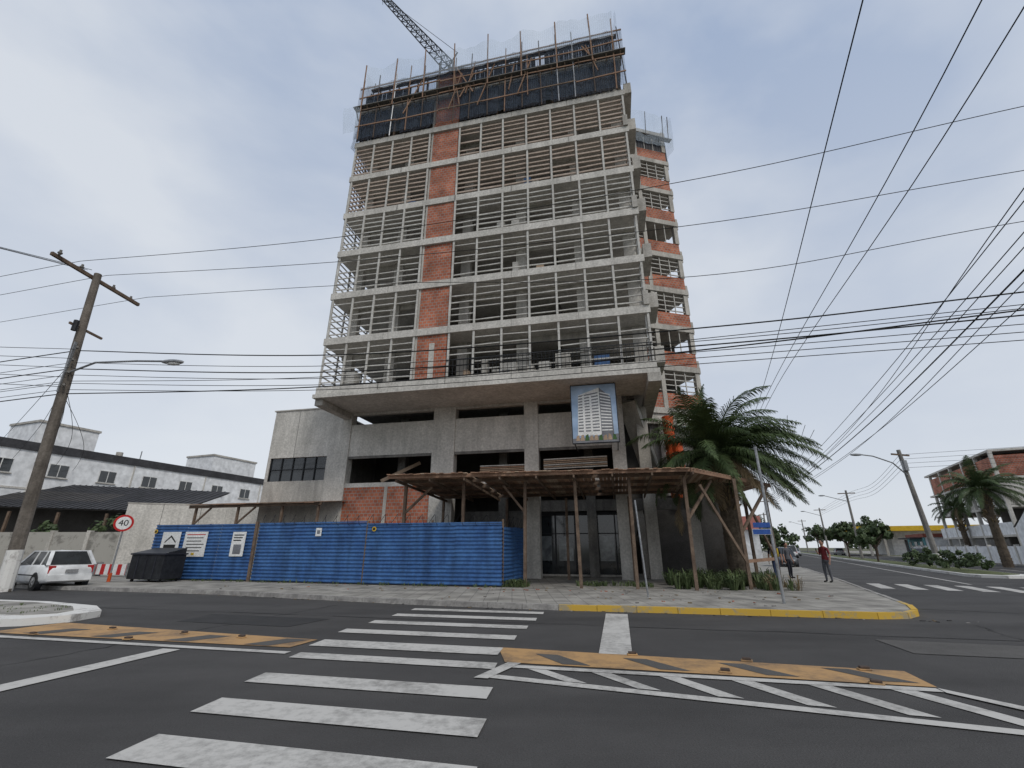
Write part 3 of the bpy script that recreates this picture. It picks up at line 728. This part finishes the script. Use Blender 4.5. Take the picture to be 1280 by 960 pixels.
# ---------------------------------------------------------------- poles + wires
g=MB()
g.tube((-19.4,18.8,.0),(-20.25,18.8,14.15),.24,'pole_wood',r1=.15,n=12)
g.tube((-19.42,18.8,.0),(-19.5,18.8,1.5),.26,'kerb_white',r1=.25,n=12)
g.beam((-20.65,16.9,14.0),(-20.25,21.4,13.95),.13,.16,'timber_old')
for y in (17.1,18.2,20.0,21.1):
    g.tube((-20.5,y,14.05),(-20.5,y,14.3),.05,'concrete_dark',n=8);g.tube((-20.5,y,14.12),(-20.5,y,14.18),.09,'concrete_dark',n=8)
g.beam((-20.1,18.2,11.2),(-20.1,19.9,11.2),.08,.1,'timber_old')
for z in (8.3,8.9,9.5,10.1):
    g.tube((-19.75,18.6,z),(-19.6,18.45,z),.05,'concrete_dark',n=8)
g.beam((-19.9,18.6,8.0),(-19.9,18.6,10.4),.06,.12,'steel_galv')
g.tube((-20.,18.4,10.9),(-20.,18.4,11.4),.11,'metal_dark',n=10)
g.build('utility_pole')
g=MB()
pts=[(-19.95,18.7,8.9),(-18.6,18.5,9.35),(-16.5,18.2,9.3),(-15.0,18.0,9.2)]
for a,b in zip(pts,pts[1:]):g.tube(a,b,.045,'steel_galv',n=8)
g.ell((-14.7,17.95,9.15),.5,.16,.11,'steel_galv');g.ell((-14.65,17.95,9.07),.3,.12,.08,'sign_white')
g.build('street_lamp')
g=MB()
g.tube((31.8,35.9,.1),(31.2,35.9,9.0),.22,'pole_concrete',r1=.14,n=10);g.tube((31.8,35.9,.1),(31.74,35.9,1.2),.24,'kerb_white',n=10)
g.beam((30.3,35.6,8.6),(32.2,36.2,8.6),.1,.12,'timber_old')
g.tube((31.2,35.7,7.3),(31.2,35.7,8.1),.2,'steel_galv',n=10)
g.build('utility_pole')
g=MB();pts=[(31.3,35.8,6.9),(30.2,35.6,7.9),(28.6,35.4,8.4),(27.6,35.3,8.5)]
for a,b in zip(pts,pts[1:]):g.tube(a,b,.05,'steel_galv',n=8)
g.ell((27.2,35.25,8.48),.5,.16,.1,'steel_galv');g.build('street_lamp')
for (s,l,h) in ((70,-1.0,9),(105,-1.2,9),(62,8.6,9),(95,8.6,9),(140,8.6,9)):
    g=MB(SF);g.tube((l,s,0),(l,s,h),.18,'pole_concrete',r1=.12,n=8);g.beam((l-1,s,h-.4),(l+1,s,h-.4),.1,.12,'timber_old')
    if l>5:
        g.tube((l,s,h-1.5),(l-2.6,s,h-.6),.045,'steel_galv');g.ell((l-2.9,s,h-.58),.4,.15,.1,'steel_galv')
    g.build('utility_pole')
g=MB();g.tube((7.62,13.9,.1),(7.62,13.9,4.5),.04,'steel_galv',n=10);g.tube((7.62,13.9,4.5),(7.62,13.9,4.56),.05,'steel_galv',n=10)
SP=g.build('street_name_sign')
g=MB(T((7.38,13.86,2.03))@Rz(-10));g.box(-.3,.2,-.012,.012,-.08,.08,'sign_white');g.box(-.29,.19,-.017,.017,-.07,.07,'sign_blue');
g.M=T((7.4,13.88,2.22))@Rz(-10);g.box(-.26,.2,-.012,.012,-.07,.07,'sign_blue');g.build('plates',SP)
g=MB();g.tube((4.3,15.6,.1),(4.15,15.6,3.1),.03,'steel_galv',n=8);g.build('metal_post')
spl=[];spl2=[]
def wire(pts,n=14,thick=False):
    out=[]
    P=[Vector(p) for p in pts]
    P=[P[0]]+P+[P[-1]]
    for i in range(1,len(P)-2):
        for k in range(n):
            t=k/n;a,b,c,d=P[i-1],P[i],P[i+1],P[i+2]
            out.append(.5*((2*b)+(c-a)*t+(2*a-5*b+4*c-d)*t*t+(3*b-a-3*c+d)*t**3))
    out.append(P[-1]);(spl2 if thick else spl).append([tuple(p) for p in out])
def ab3(l,b0,b1):
    a0=l[0][0];a1=l[-1][0];return [tuple(W(a,b0+(b1-b0)*(a-a0)/(a1-a0),z)) for a,z in l]
def span(zl,zm1,zm2,zr_,b0,b1,thick=False):
    wire(ab3([(-23.6,zl),(-10,zm1),(3.6,zm2),(14.3,(zm2*.6+zr_*.4)),(34,zr_)],b0,b1),thick=thick)
    wire(ab3([(-70,zl+.4),(-46,zl-.6),(-23.6,zl)],b0-.5,b0),thick=thick)
span(14.2,13.25,13.35,15.6,13.0,13.0)
span(14.2,13.0,12.45,13.4,14.2,14.3)
span(14.2,12.9,11.1,12.3,16.3,14.6)
for i,(z0,z1,z2,z3) in enumerate([(10.1,8.6,8.3,8.9),(9.5,8.15,7.85,8.3),(9.2,7.9,7.7,8.0),(8.9,7.65,7.5,7.6),(8.5,7.4,7.3,7.3),(8.2,7.2,7.1,7.0),(8.0,7.35,7.6,8.9),(8.6,7.75,8.0,8.6)]):
    span(z0,z1,z2,z3,14.1,14.1+.05*i,thick=(i in(0,2,6)))
for dx,z in ((-20.65,14.2),(-20.5,14.2),(-20.3,14.2)):
    wire([(dx,18.5,z),(-28,10,13.2),(-40,-2,13.6)])
for k in range(5):
    wire([(-19.7,18.5,10-.45*k),(-26,15-.3*k,9.0-.4*k),(-40,9-k,9-.3*k)])
    wire([(-19.7,18.6,9.6-.4*k),(-27,24+k,8.6-.3*k),(-45,38+2*k,8.4)])
for x0,y0,z,o in ((5.45,4.5,9.6,0),(7.3,4.5,9.6,.4),(8.2,4.75,9.7,.8)):
    wire([(x0-6,y0-14,z+.6),(x0,y0,z),(13.6+o,23.3+o*.4,z-.2),(26+o,53,z+.4),(44,95,z)])
for k,(u0,v0,z) in enumerate(((11,7.7,8.6),(11.6,8.4,8.3),(12.2,9.2,8.2),(13,10,8.1),(13.9,11,7.7),(11.3,8.1,8.9),(12.8,9.5,7.9))):
    e=SF@Vector((-1+.12*k,70,8.7-.12*k))
    wire([(u0-6,v0-12,z+.5),(u0,v0,z),(20.5+.25*k,29.4,z-.7),tuple(e)],thick=(k==3))
for k in range(4):
    wire([(31.2,35.9,8.6-.35*k),(45,26,8.2-.35*k),(60,18,8.6-.3*k)])
    wire([(31.2,35.9,8.6-.35*k),tuple(SF@Vector((8.6,46,8-.35*k))),tuple(SF@Vector((8.6,62,8.5-.35*k))),tuple(SF@Vector((8.6,95,8.5-.3*k)))])
    wire([(14+k*.4,22,7.9-.25*k),(24,40,7.4-.2*k),tuple(SF@Vector((-1,70,8.6-.3*k))),tuple(SF@Vector((-1.2,105,8.6-.3*k)))])
curve('overhead_power_lines',spl,.012,'wire');curve('overhead_cables',spl2,.022,'wire')
# ---------------------------------------------------------------- vegetation
def palm(name,x,y,z0,h,rt,L,nf,wind,seed,droop=1.,subs=3,lw=.019):
    random.seed(seed);e=empty(name);g=MB()
    p=Vector((x,y,z0));q=Vector((x-.05,y,z0+h));n=26
    for k in range(n):
        t=k/n;a=p.lerp(q,t);b=p.lerp(q,(k+1)/n);r=rt*(1.12-.25*t if t<.75 else .95+.3*(t-.75)*4)
        g.tube(a,b+Vector((0,0,.02)),r*rnd(.93,1),'palm_trunk',r1=r*rnd(1.02,1.1),n=14)
    for k in range(90):
        th=rnd(0,6.28);zz=z0+h*rnd(.55,1.0);r=rt*1.0
        a=Vector((x+r*math.cos(th),y+r*math.sin(th),zz));g.beam(a,a+Vector((.18*math.cos(th),.18*math.sin(th),.22)),.07,.05,'palm_dry')
    g.build('trunk',e)
    g=MB();top=q+Vector((0,0,.1))
    for i in range(nf):
        az=i*2.39996+rnd(-.2,.2);lay=i/nf
        el=R(74-92*lay+rnd(-8,8));ln=L*rnd(.8,1.05)*(1-.15*abs(lay-.4))
        mat='palm_leaf' if not(lay>.9 and random.random()<.6) else 'palm_dry'
        d=Vector((math.cos(az)*math.cos(el),math.sin(az)*math.cos(el),math.sin(el)))
        pos=top+Vector((math.cos(az),math.sin(az),0))*rt*.6;ns=22;st=ln/ns
        prev=pos.copy()
        for s in range(ns):
            t=s/ns
            d=d+Vector((0,0,-.07-.045*t))*droop+Vector(wind)*(.03+.05*t);d.normalize()
            nx=prev+d*st
            g.beam(prev,nx,.05*(1-t)+.012,.035*(1-t)+.01,mat)
            side=d.cross(Vector((0,0,1)))
            if side.length<.05:side=Vector((1,0,0))
            side.normalize();up=side.cross(d)
            ll=.6*L/4*math.sin(math.pi*min(1,(t*.92+.12)))**.6+.08
            if t>.08:
                for sb in range(subs):
                    c=prev.lerp(nx,sb/subs)
                    for sg in (1,-1):
                        dd=(side*sg*.8+d*.65+up*rnd(.0,.35)+Vector((0,0,-.2-.2*t))+Vector(wind)*.25).normalized()
                        l2=ll*rnd(.85,1.1);m_=c+dd*l2*.55;e_=c+(dd+Vector((0,0,-.35))).normalized()*l2
                        wv=d*lw
                        g.poly([c-wv,c+wv,m_+wv*1.1,m_-wv*1.1],mat);g.poly([m_-wv*1.1,m_+wv*1.1,e_],mat)
            prev=nx
    g.build('fronds',e);return e
palm('palm_tree',10.1,21.6,.12,5.5,.38,4.7,92,(.85,.15,-.0),3,.78,4)
palm('palm_tree',39.5,38.5,.1,6.0,.3,3.6,46,(.5,.1,0),5,.8)
pp=SF@Vector((19.5,62,0));palm('palm_tree',pp.x,pp.y,.1,6.0,.28,3.2,34,(.5,.1,0),6,.8)
random.seed(11)
def tuft(g,x,y,z,h,n,mat,w=.05,spread=.6):
    for k in range(n):
        th=rnd(0,6.28);r=rnd(0,.12);hh=h*rnd(.6,1.1);sp=spread*rnd(.3,1)
        b=Vector((x+r*math.cos(th),y+r*math.sin(th),z));o=Vector((math.cos(th),math.sin(th),0));sd=Vector((-o.y,o.x,0))*w
        m1=b+o*hh*sp*.4+Vector((0,0,hh*.65));m2=b+o*hh*sp*1.0+Vector((0,0,hh*(.95-.5*sp)))
        g.poly([b-sd*.6,b+sd*.6,m1+sd*.8,m1-sd*.8],mat);g.poly([m1-sd*.8,m1+sd*.8,m2],mat)
g=MB(FR)
for k in range(190):
    a=rnd(2.0,6.1);b=rnd(19.2,23.2)
    if a>3.1+ (b-18.3)*.9+.2:continue
    s_=.5+.5*math.sin(a*2.3)*math.cos(b*3.1)
    if s_<.2:continue
    tuft(g,a,b,.12,rnd(.3,.6)+.35*s_,14,random.choice(['plant_leaf','plant_leaf','palm_leaf']),.03,.8)
for k in range(26):tuft(g,rnd(5.0,6.3),rnd(19.4,21.5),.12,rnd(.3,.8),14,random.choice(['plant_leaf','palm_dry']),.03,.8)
g.build('agave_bed')
g=MB(FR)
for k in range(50):tuft(g,rnd(-4.6,-3.6),rnd(18.8,19.5),.12,rnd(.15,.5),10,'plant_leaf',.02,.9)
for k in range(60):tuft(g,rnd(-1.8,1.2),rnd(19.9,20.7),.12,rnd(.12,.3),8,'plant_leaf',.02)
for k in range(90):
    t=random.random();p=Vector(F[0][:2]).lerp(Vector(F[5][:2]),t);a,b=AB(p.x,p.y);tuft(g,a,b-rnd(.1,.4),.12,rnd(.06,.22),6,'plant_leaf',.015)
g.build('weeds')
g=MB(FR)
for k in range(45):tuft(g,rnd(-22,-13.2),rnd(8.8,10.3),.16,rnd(.03,.08),5,'plant_leaf',.012)
g.build('island_grass')
def leafcloud(g,c,rx,ry,rz,ncl,nl,sz,mat):
    for k in range(ncl):
        th=rnd(0,6.28);ph=math.acos(rnd(-.6,1));rr=rnd(.45,1)
        cc=Vector(c)+Vector((rx*rr*math.sin(ph)*math.cos(th),ry*rr*math.sin(ph)*math.sin(th),rz*rr*math.cos(ph)));cr=min(rx,rz)*rnd(.22,.4)
        for q in range(nl):
            v=Vector((random.gauss(0,1),random.gauss(0,1),random.gauss(0,.8))).normalized()*cr*rnd(.5,1)
            n=(v.normalized()+Vector((rnd(-1,1),rnd(-1,1),rnd(-1,1)))*.7).normalized();u=n.orthogonal().normalized()*sz*rnd(.6,1.2);w=n.cross(u).normalized()*sz*.6
            p=cc+v;g.poly([p-u,p-w,p+u,p+w],mat)
def tree(x,y,h,r,name='tree',sz=.28):
    g=MB();e=empty(name)
    g.tube((x,y,0),(x+rnd(-.2,.2),y,h*.55),.05*h*.5,'bark',r1=.05*h*.3,n=8)
    for k in range(5):
        th=k*1.3+rnd(-.3,.3);g.tube((x,y,h*(.35+.04*k)),(x+math.cos(th)*r*.6,y+math.sin(th)*r*.6,h*rnd(.6,.85)),.1,'bark',r1=.03,n=6)
    g.build('trunk',e);g=MB();leafcloud(g,(x,y,h*.68),r,r,h*.34,26,60,sz,'tree_leaf');g.build('crown',e)
for l,s,h,r in ((-7,75,7,3.5),(-9,95,8,4),(-4,100,6,3),(7.8,48,4,1.8),(8.6,72,5,2.2),(9,110,6,2.6),(17,100,7,3),(22,150,8,4),(-12,60,7,3.4),(14,170,8,4),(-3,130,9,4),(-1.5,85,5.5,2.4)):
    p=SF@Vector((l,s,0));tree(p.x,p.y,h,r)
g=MB(SF)
for k in range(10):leafcloud(g,(8.3+rnd(-.6,.6),24+k*1.3,.7),.9,.8,.8,5,50,.12,'tree_leaf')
g.build('median_shrubs')
g=MB()
random.seed(5)
for k in range(26):
    x=rnd(-15,170);y=rnd(190,235);leafcloud(g,(x,y,4),6,5,5,10,40,.8,'tree_leaf')
g.build('distant_trees')
g=MB();leafcloud(g,(-27.5,33.5,2.2),2.2,1.2,1.6,16,60,.16,'tree_leaf');leafcloud(g,(-33,33,2.0),2,1.2,1.3,12,50,.16,'tree_leaf');g.build('bush')
# ---------------------------------------------------------------- right-hand buildings
g=MB(SF@T((20,50,0)))
hs=2.85
for i in range(4):
    z=i*hs
    g.box(0,24,0,22,z+hs-.22,z+hs,'concrete_light')
    for x in (0,4,8,12,16,20,23.7):g.box(x,x+.3,.0,.3,z,z+hs-.22,'concrete_light')
    for y in (4,8,12,16,20):g.box(0,.3,y,y+.3,z,z+hs-.22,'concrete_light')
    g.box(.3,23.7,3,3.2,z,z+hs-.22,'interior')
    if i==3:
        for x in range(6):g.box(x*4+.3,x*4+4,.05,.22,z+.05,z+2.2,'brick_red')
        for y in range(5):g.box(.05,.22,y*4+.3,y*4+4,z+.05,z+2.1,'brick_orange')
    elif i==2:
        for x in range(6):g.box(x*4+.3,x*4+2.4,.05,.22,z+.05,z+2.4,'concrete_light')
        for y in range(5):g.box(.05,.22,y*4+.3,y*4+2.6,z+.05,z+2.4,'concrete')
    else:
        g.box(.3,23.7,.05,.2,z,z+1.1,'white_wall');g.box(.05,.2,.3,22,z,z+1.2,'white_wall')
g.build('unfinished_brick_building')
g=MB(SF@T((18.6,38,0)));
g.box(0,18,0,8,0,3.4,'white_wall')
g.poly([(0,-.5,3.4),(18,-.5,3.4),(18,4,5.4),(0,4,5.4)],'concrete_dark');g.poly([(0,8.5,3.4),(0,4,5.4),(18,4,5.4),(18,8.5,3.4)],'concrete_dark')
g.poly([(0,0,3.4),(0,4,5.3),(0,8,3.4)],'white_wall')
for x in (2,6,10,14):g.box(x,x+1.6,-.04,0,1.1,2.4,'glass_dark')
for y in (1.5,5):g.box(-.04,0,y,y+1.5,1.1,2.4,'glass_dark')
g.build('white_house')
g=MB(SF@T((17.8,18,0)));g.box(0,.2,0,60,.1,1.7,'white_wall')
for k in range(21):g.box(-.05,.25,k*3,k*3+.3,.1,1.85,'concrete_light')
g.build('low_wall')
g=MB(SF@T((18.5,74,0)));g.box(0,10,0,9,0,3.0,'white_wall');g.box(-.1,-.003,0,9,.1,3,'teal_paint');g.box(-.2,10.2,-.2,9.2,3.003,3.5,'roof_red');g.box(-1.5,-.2,1,8,2.8,3.0,'roof_dark')
for y in (1,4,7):g.box(-.15,-.101,y,y+1.4,.2,2.4,'glass_dark')
g.build('shop')
g=MB(SF@T((14.5,100,0)));g.box(6,30,4,20,0,4.6,'white_wall');g.box(-3,30.2,-.3,20.2,4.603,5.5,'sign_yellow');
for x in (-2.5,1.5,4):g.box(x,x+.4,0,.4,0,4.6,'concrete')
for x in (8,13,18):g.box(x,x+3,3.95,3.997,.5,3,'glass_dark')
g.build('petrol_station')
g=MB(SF@T((-22,120,0)));g.box(0,16,0,14,0,5,'white_wall');g.box(-.3,16.3,-.3,14.3,5.003,5.6,'roof_dark')
for x in (2,6,10):g.box(x,x+2,-.05,0,1,3,'glass_dark')
g.build('house')
g=MB(SF@T((-14,48,0)));g.box(0,11,0,16,0,3.6,'white_wall');g.poly([(-.5,-.5,3.6),(11.5,-.5,3.6),(11.5,8,5.6),(-.5,8,5.6)],'roof_red');g.poly([(-.5,16.5,3.6),(-.5,8,5.6),(11.5,8,5.6),(11.5,16.5,3.6)],'roof_red')
g.poly([(11,0,3.6),(11,16,3.6),(11,8,5.5)],'white_wall')
for y in (2,6,10):g.box(11,11.05,y,y+1.6,1,2.4,'glass_dark')
for x in (2,6):g.box(x,x+1.6,-.05,0,1,2.4,'glass_dark')
g.build('house')
# ---------------------------------------------------------------- cars
def car(x,y,hd,paint,L=4.0,Wd=1.64,H=1.48,z=0.01,name='parked_car',van=False):
    M=T((x,y,z))@Rz(hd);e=empty(name);g=MB(M);w=Wd/2
    hl=L/2
    st=[(-hl,.80*w,.42,.80),(-hl+.1,.94*w,.30,.90),(-hl+.5,w,.24,.94),(-.6,w,.22,.93),(.5,w,.22,.90),(1.0,w,.22,.88),(hl-.5,.97*w,.24,.80),(hl-.12,.88*w,.28,.70),(hl,.74*w,.36,.60)]
    rings=[]
    for (sx,hw,zb,zt) in st:
        mid=(zb+zt)/2
        half=[(0,zb),(hw*.9,zb),(hw*.99,zb+.12),(hw,mid),(hw*.97,zt-.08),(hw*.88,zt),(0,zt+.02)]
        ring=[(sx,yy,zz) for yy,zz in half]+[(sx,-yy,zz) for yy,zz in half[-2:0:-1]]
        rings.append(ring)
    for a,b in zip(rings,rings[1:]):
        n=len(a)
        for k in range(n):
            j=(k+1)%n;g.poly([a[k],b[k],b[j],a[j]],paint)
    g.poly(rings[0],paint);g.poly(rings[-1][::-1],paint)
    g.build('body',e,smooth=True)
    g=MB(M)
    xb0,xb1=-hl+.12,1.0;xr0,xr1=-hl+.55,.25
    if van:xb1=1.5;xr1=1.1;xr0=-hl+.2
    zb=.9;zr=H-.04;bw=w*.9;rw=w*.70
    B=[(xb0,bw,zb),(xb1,bw,zb-.03),(xb1,-bw,zb-.03),(xb0,-bw,zb)];Rr=[(xr0,rw,zr),(xr1,rw,zr),(xr1,-rw,zr),(xr0,-rw,zr)]
    for k in range(4):
        j=(k+1)%4;g.poly([B[k],B[j],Rr[j],Rr[k]],'glass_dark')
    for i in range(4):
        x0=xr0+(xr1-xr0)*i/4;x1=xr0+(xr1-xr0)*(i+1)/4
        c=lambda X:zr+.05*math.sin(math.pi*(X-xr0)/(xr1-xr0))
        g.poly([(x0,-rw-.01,zr),(x1,-rw-.01,zr),(x1,0,c(x1)),(x0,0,c(x0))],paint);g.poly([(x0,0,c(x0)),(x1,0,c(x1)),(x1,rw+.01,zr),(x0,rw+.01,zr)],paint)
    for sg in (1,-1):
        g.beam((xb0,bw*sg,zb),(xr0,rw*sg,zr),.12,.1,paint);g.beam((xb1,bw*sg,zb-.03),(xr1,rw*sg,zr),.07,.06,paint)
        g.beam((xr0,rw*sg,zr),(xr1,rw*sg,zr),.06,.05,paint)
        for xx in (-.35,-1.15):g.beam((xx,bw*sg*1.005,zb-.03),(xx+.06,rw*sg*1.01,zr),.08,.04,paint)
        g.box(.75,.95,sg*w-.02 if sg>0 else -w-.14,sg*w+.14 if sg>0 else -w+.02,.92,1.04,paint)
        g.box(-hl+.02,-hl+.14,sg*w*.74-.1,sg*w*.74+.1,.62,.9,'red_light')
        g.ell((hl-.12,sg*w*.64,.60),.14,.17,.09,'chrome')
        for xx in (-L*.31,L*.32):
            g.tube((xx,sg*(w-.2),.3),(xx,sg*(w+.005),.3),.36,'metal_dark',n=20)
            g.tube((xx,sg*(w-.2),.3),(xx,sg*(w+.02),.3),.3,'rubber',n=20);g.tube((xx,sg*(w+.021),.3),(xx,sg*(w+.03),.3),.19,'steel_galv',n=12)
            for q in range(5):
                th=q*1.257;g.tube((xx,sg*(w+.035),.3),(xx+.17*math.cos(th),sg*(w+.035),.3+.17*math.sin(th)),.02,'chrome',n=4)
        g.box(-1.2,1.0,sg*w*.995-.01,sg*w*.995+.01,.52,.56,'metal_dark')
    g.beam((xb0,-bw,zb+.0),(xb0,bw,zb+.0),.05,.06,paint)
    g.box(-hl-.04,-hl+.06,-w*.85,w*.85,.34,.56,paint);g.box(-hl-.05,-hl-.041,-.2,.2,.62,.76,'chrome');g.box(hl-.04,hl+.05,-w*.75,w*.75,.30,.46,'metal_dark')
    g.box(hl-.03,hl+.03,-.4,.4,.5,.58,'metal_dark');g.box(hl+.051,hl+.06,-.2,.2,.34,.44,'chrome')
    g.build('glass_and_trim',e);return e
car(-19.6,20.6,152,'car_white',z=.01)
car(22.9,40.5,62.6-180,'car_grey',L=4.2,Wd=1.75,H=1.6,z=.01)
for l,s,pt_,h in ((3.0,95,'car_silver',62.6-180),(1.3,75,'car_white',62.6),(12,110,'car_silver',62.6),(16.4,70,'car_grey',62.6),(3.4,140,'car_white',62.6-180)):
    p=SF@Vector((l,s,0));car(p.x,p.y,h,pt_,van=(l==1.3),H=1.9 if l==1.3 else 1.48)
# ---------------------------------------------------------------- people
def person(name,x,y,z,hd,top,bottom,H=1.74,pose='stand',extra=None):
    e=empty(name);M=T((x,y,z))@Rz(hd)
    s=H/1.74
    V=[(0,0,.95,.135,.10),(0,.0,1.12,.125,.09),(0,.01,1.30,.15,.10),(0,.0,1.43,.11,.08),(0,.01,1.50,.052,.052),(0,.02,1.56,.05,.05)]
    E=[(0,1),(1,2),(2,3),(3,4),(4,5)]
    st=.16 if pose=='walk' else .03
    for sg in (1,-1):
        i=len(V);fy=st*sg
        V+=[(sg*.095,0,.88,.088,.088),(sg*.10,fy*.6+.03,.50,.062,.062),(sg*.105,fy,.10,.043,.043),(sg*.11,fy+.02,.045,.04,.036),(sg*.12,fy+.17,.03,.036,.026)]
        E+=[(0,i),(i,i+1),(i+1,i+2),(i+2,i+3),(i+3,i+4)]
        i=len(V)
        if pose=='phone' and sg==1:
            V+=[(sg*.19,0,1.40,.055,.055),(sg*.23,-.02,1.13,.043,.043),(sg*.12,.20,1.20,.032,.032),(sg*.09,.27,1.25,.03,.026)]
        else:
            V+=[(sg*.19,0,1.40,.055,.055),(sg*.245,-.03,1.13,.043,.043),(sg*.26,.04-fy*.5,.88,.03,.03),(sg*.26,.06-fy*.5,.80,.03,.022)]
        E+=[(3,i),(i,i+1),(i+1,i+2),(i+2,i+3)]
    me=bpy.data.meshes.new('b');me.from_pydata([(a*s,b*s,c*s) for a,b,c,_,_ in V],E,[]);o=bpy.data.objects.new('b',me);sc.collection.objects.link(o)
    o.modifiers.new('s','SKIN');su=o.modifiers.new('u','SUBSURF');su.levels=1
    for k,v in enumerate(V):me.skin_vertices[0].data[k].radius=(v[3]*s,v[4]*s)
    me.skin_vertices[0].data[0].use_root=True
    dg=bpy.context.evaluated_depsgraph_get();dg.update();m2=bpy.data.meshes.new_from_object(o.evaluated_get(dg));bpy.data.objects.remove(o)
    nm=['skin',top,bottom,'rubber']
    m2.materials.clear()
    for q in nm:m2.materials.append(MATS[q])
    for p in m2.polygons:
        c=p.center/s;p.use_smooth=True
        if c.z>1.475:p.material_index=0
        elif c.z>.93 and abs(c.x)<.21:p.material_index=1
        elif abs(c.x)>.19 and c.z>1.16:p.material_index=1
        elif abs(c.x)>.2 and c.z>.7:p.material_index=0
        elif c.z>.09:p.material_index=2
        else:p.material_index=3
        if pose=='phone' and c.x>.05 and c.y>.12 and c.z>1:p.material_index=0
    b=bpy.data.objects.new('body',m2);sc.collection.objects.link(b);b.matrix_world=M;b.parent=e
    g=MB(M@Matrix.Scale(s,4))
    g.ell((0,.02,1.635),.075,.095,.115,'skin',14,10);g.ell((0,.118,1.625),.014,.02,.022,'skin',6,5)
    g.ell((0,-.005,1.665),.082,.098,.10,'hair',14,8)
    for sg in (1,-1):
        g.ell((sg*.078,.015,1.63),.012,.02,.03,'skin',6,5);g.ell((sg*.03,.106,1.645),.011,.008,.007,'sign_black',6,4)
        if pose=='phone' and sg==1:h=Vector((.08,.29,1.26));dn=Vector((-.2,.6,.5)).normalized()
        else:h=Vector((sg*.26,.065-st*sg*.5,.79));dn=Vector((0,.12,-1)).normalized()
        for f in range(4):
            o_=Vector((0,(f-1.5)*.019,0)) if not(pose=='phone' and sg==1) else Vector(((f-1.5)*.018,0,0))
            l=[.06,.072,.068,.052][f];m_=h+o_+dn*l*.6;g.tube(h+o_,m_,.0095,'skin',n=5);g.tube(m_,m_+(dn+Vector((-sg*.5,0,0))).normalized()*l*.5,.0085,'skin',n=5)
        g.tube(h+Vector((0,.025,.03)),h+Vector((-sg*.02,.06,-.01)),.011,'skin',n=5)
    g.ell((0,.112,1.585),.022,.008,.006,'cloth_maroon',6,4)
    if pose=='phone':g.box(.05,.1,.31,.32,1.26,1.4,'sign_black')
    if extra:
        g.box(-.15,.15,-.24,-.1,1.05,1.42,extra);g.beam((.1,-.1,1.42),(.12,.11,1.40),.03,.02,extra);g.beam((-.1,-.1,1.42),(-.12,.11,1.40),.03,.02,extra)
    g.build('head_and_hands',e,smooth=True);return e
person('pedestrian',14.3,22.0,.125,105,'cloth_maroon','cloth_grey',1.78,'phone')
person('pedestrian',12.35,22.6,.125,-20,'cloth_dark','cloth_jeans',1.76,'walk','cloth_yellow')
person('pedestrian',14.2,24.8,.125,200,'cloth_grey','cloth_dark',1.7,'stand')
# ---------------------------------------------------------------- world, sun, camera
w=bpy.data.worlds.new('World');sc.world=w;w.use_nodes=True;nt=w.node_tree;N=nt.nodes;L=nt.links
bg=N['Background'];bg.inputs['Strength'].default_value=.11
sk=N.new('ShaderNodeTexSky');sk.sky_type='NISHITA';sk.sun_disc=False;sk.sun_elevation=R(48);sk.sun_rotation=R(150);sk.air_density=1.0;sk.dust_density=1.5;sk.ozone_density=2
tc=N.new('ShaderNodeTexCoord');sp=N.new('ShaderNodeSeparateXYZ');L.new(tc.outputs['Generated'],sp.inputs[0])
mp=N.new('ShaderNodeMapping');mp.inputs['Scale'].default_value=(1,1,1.9);mp.inputs['Location'].default_value=(.35,.1,.2);L.new(tc.outputs['Generated'],mp.inputs['Vector'])
n1=N.new('ShaderNodeTexNoise');n1.inputs['Scale'].default_value=1.6;n1.inputs['Detail'].default_value=6;n1.inputs['Roughness'].default_value=.5;n1.inputs['Distortion'].default_value=.25;L.new(mp.outputs[0],n1.inputs['Vector'])
c2=N.new('ShaderNodeValToRGB');c2.color_ramp.elements[0].position=.38;c2.color_ramp.elements[1].position=.64;c2.color_ramp.elements[0].color=(3.5,4.3,5.8,1);c2.color_ramp.elements[1].color=(6.5,6.9,7.5,1);L.new(n1.outputs['Fac'],c2.inputs['Fac'])
mh=N.new('ShaderNodeMapRange');mh.inputs['From Min'].default_value=0;mh.inputs['From Max'].default_value=.8;mh.inputs['To Min'].default_value=.9;mh.inputs['To Max'].default_value=0;L.new(sp.outputs['Z'],mh.inputs['Value'])
hz=N.new('ShaderNodeMix');hz.data_type='RGBA';hz.inputs[7].default_value=(6.9,7.2,7.6,1);L.new(mh.outputs[0],hz.inputs[0]);L.new(c2.outputs[0],hz.inputs[6])
mx=N.new('ShaderNodeMix');mx.data_type='RGBA';mx.inputs[0].default_value=.9;L.new(sk.outputs[0],mx.inputs[6]);L.new(hz.outputs[2],mx.inputs[7])
L.new(mx.outputs[2],bg.inputs['Color'])
sd=bpy.data.lights.new('sun','SUN');sd.energy=1.5;sd.angle=R(16);sd.color=(1,.95,.87);so=bpy.data.objects.new('sun',sd);sc.collection.objects.link(so)
az=R(150);el=R(48);dv=Vector((math.sin(az)*math.cos(el),math.cos(az)*math.cos(el),math.sin(el)));so.rotation_euler=dv.to_track_quat('Z','Y').to_euler();so.location=(20,-30,40)
cd=bpy.data.cameras.new('camera');cd.sensor_width=36;cd.lens=36*561/1280;cd.clip_end=4000;cd.clip_start=.05
co=bpy.data.objects.new('camera',cd);sc.collection.objects.link(co);co.location=(0,0,1.6);co.rotation_euler=(R(110),0,0);sc.camera=co
sc.view_settings.view_transform='Standard';sc.view_settings.look='None';sc.view_settings.exposure=0
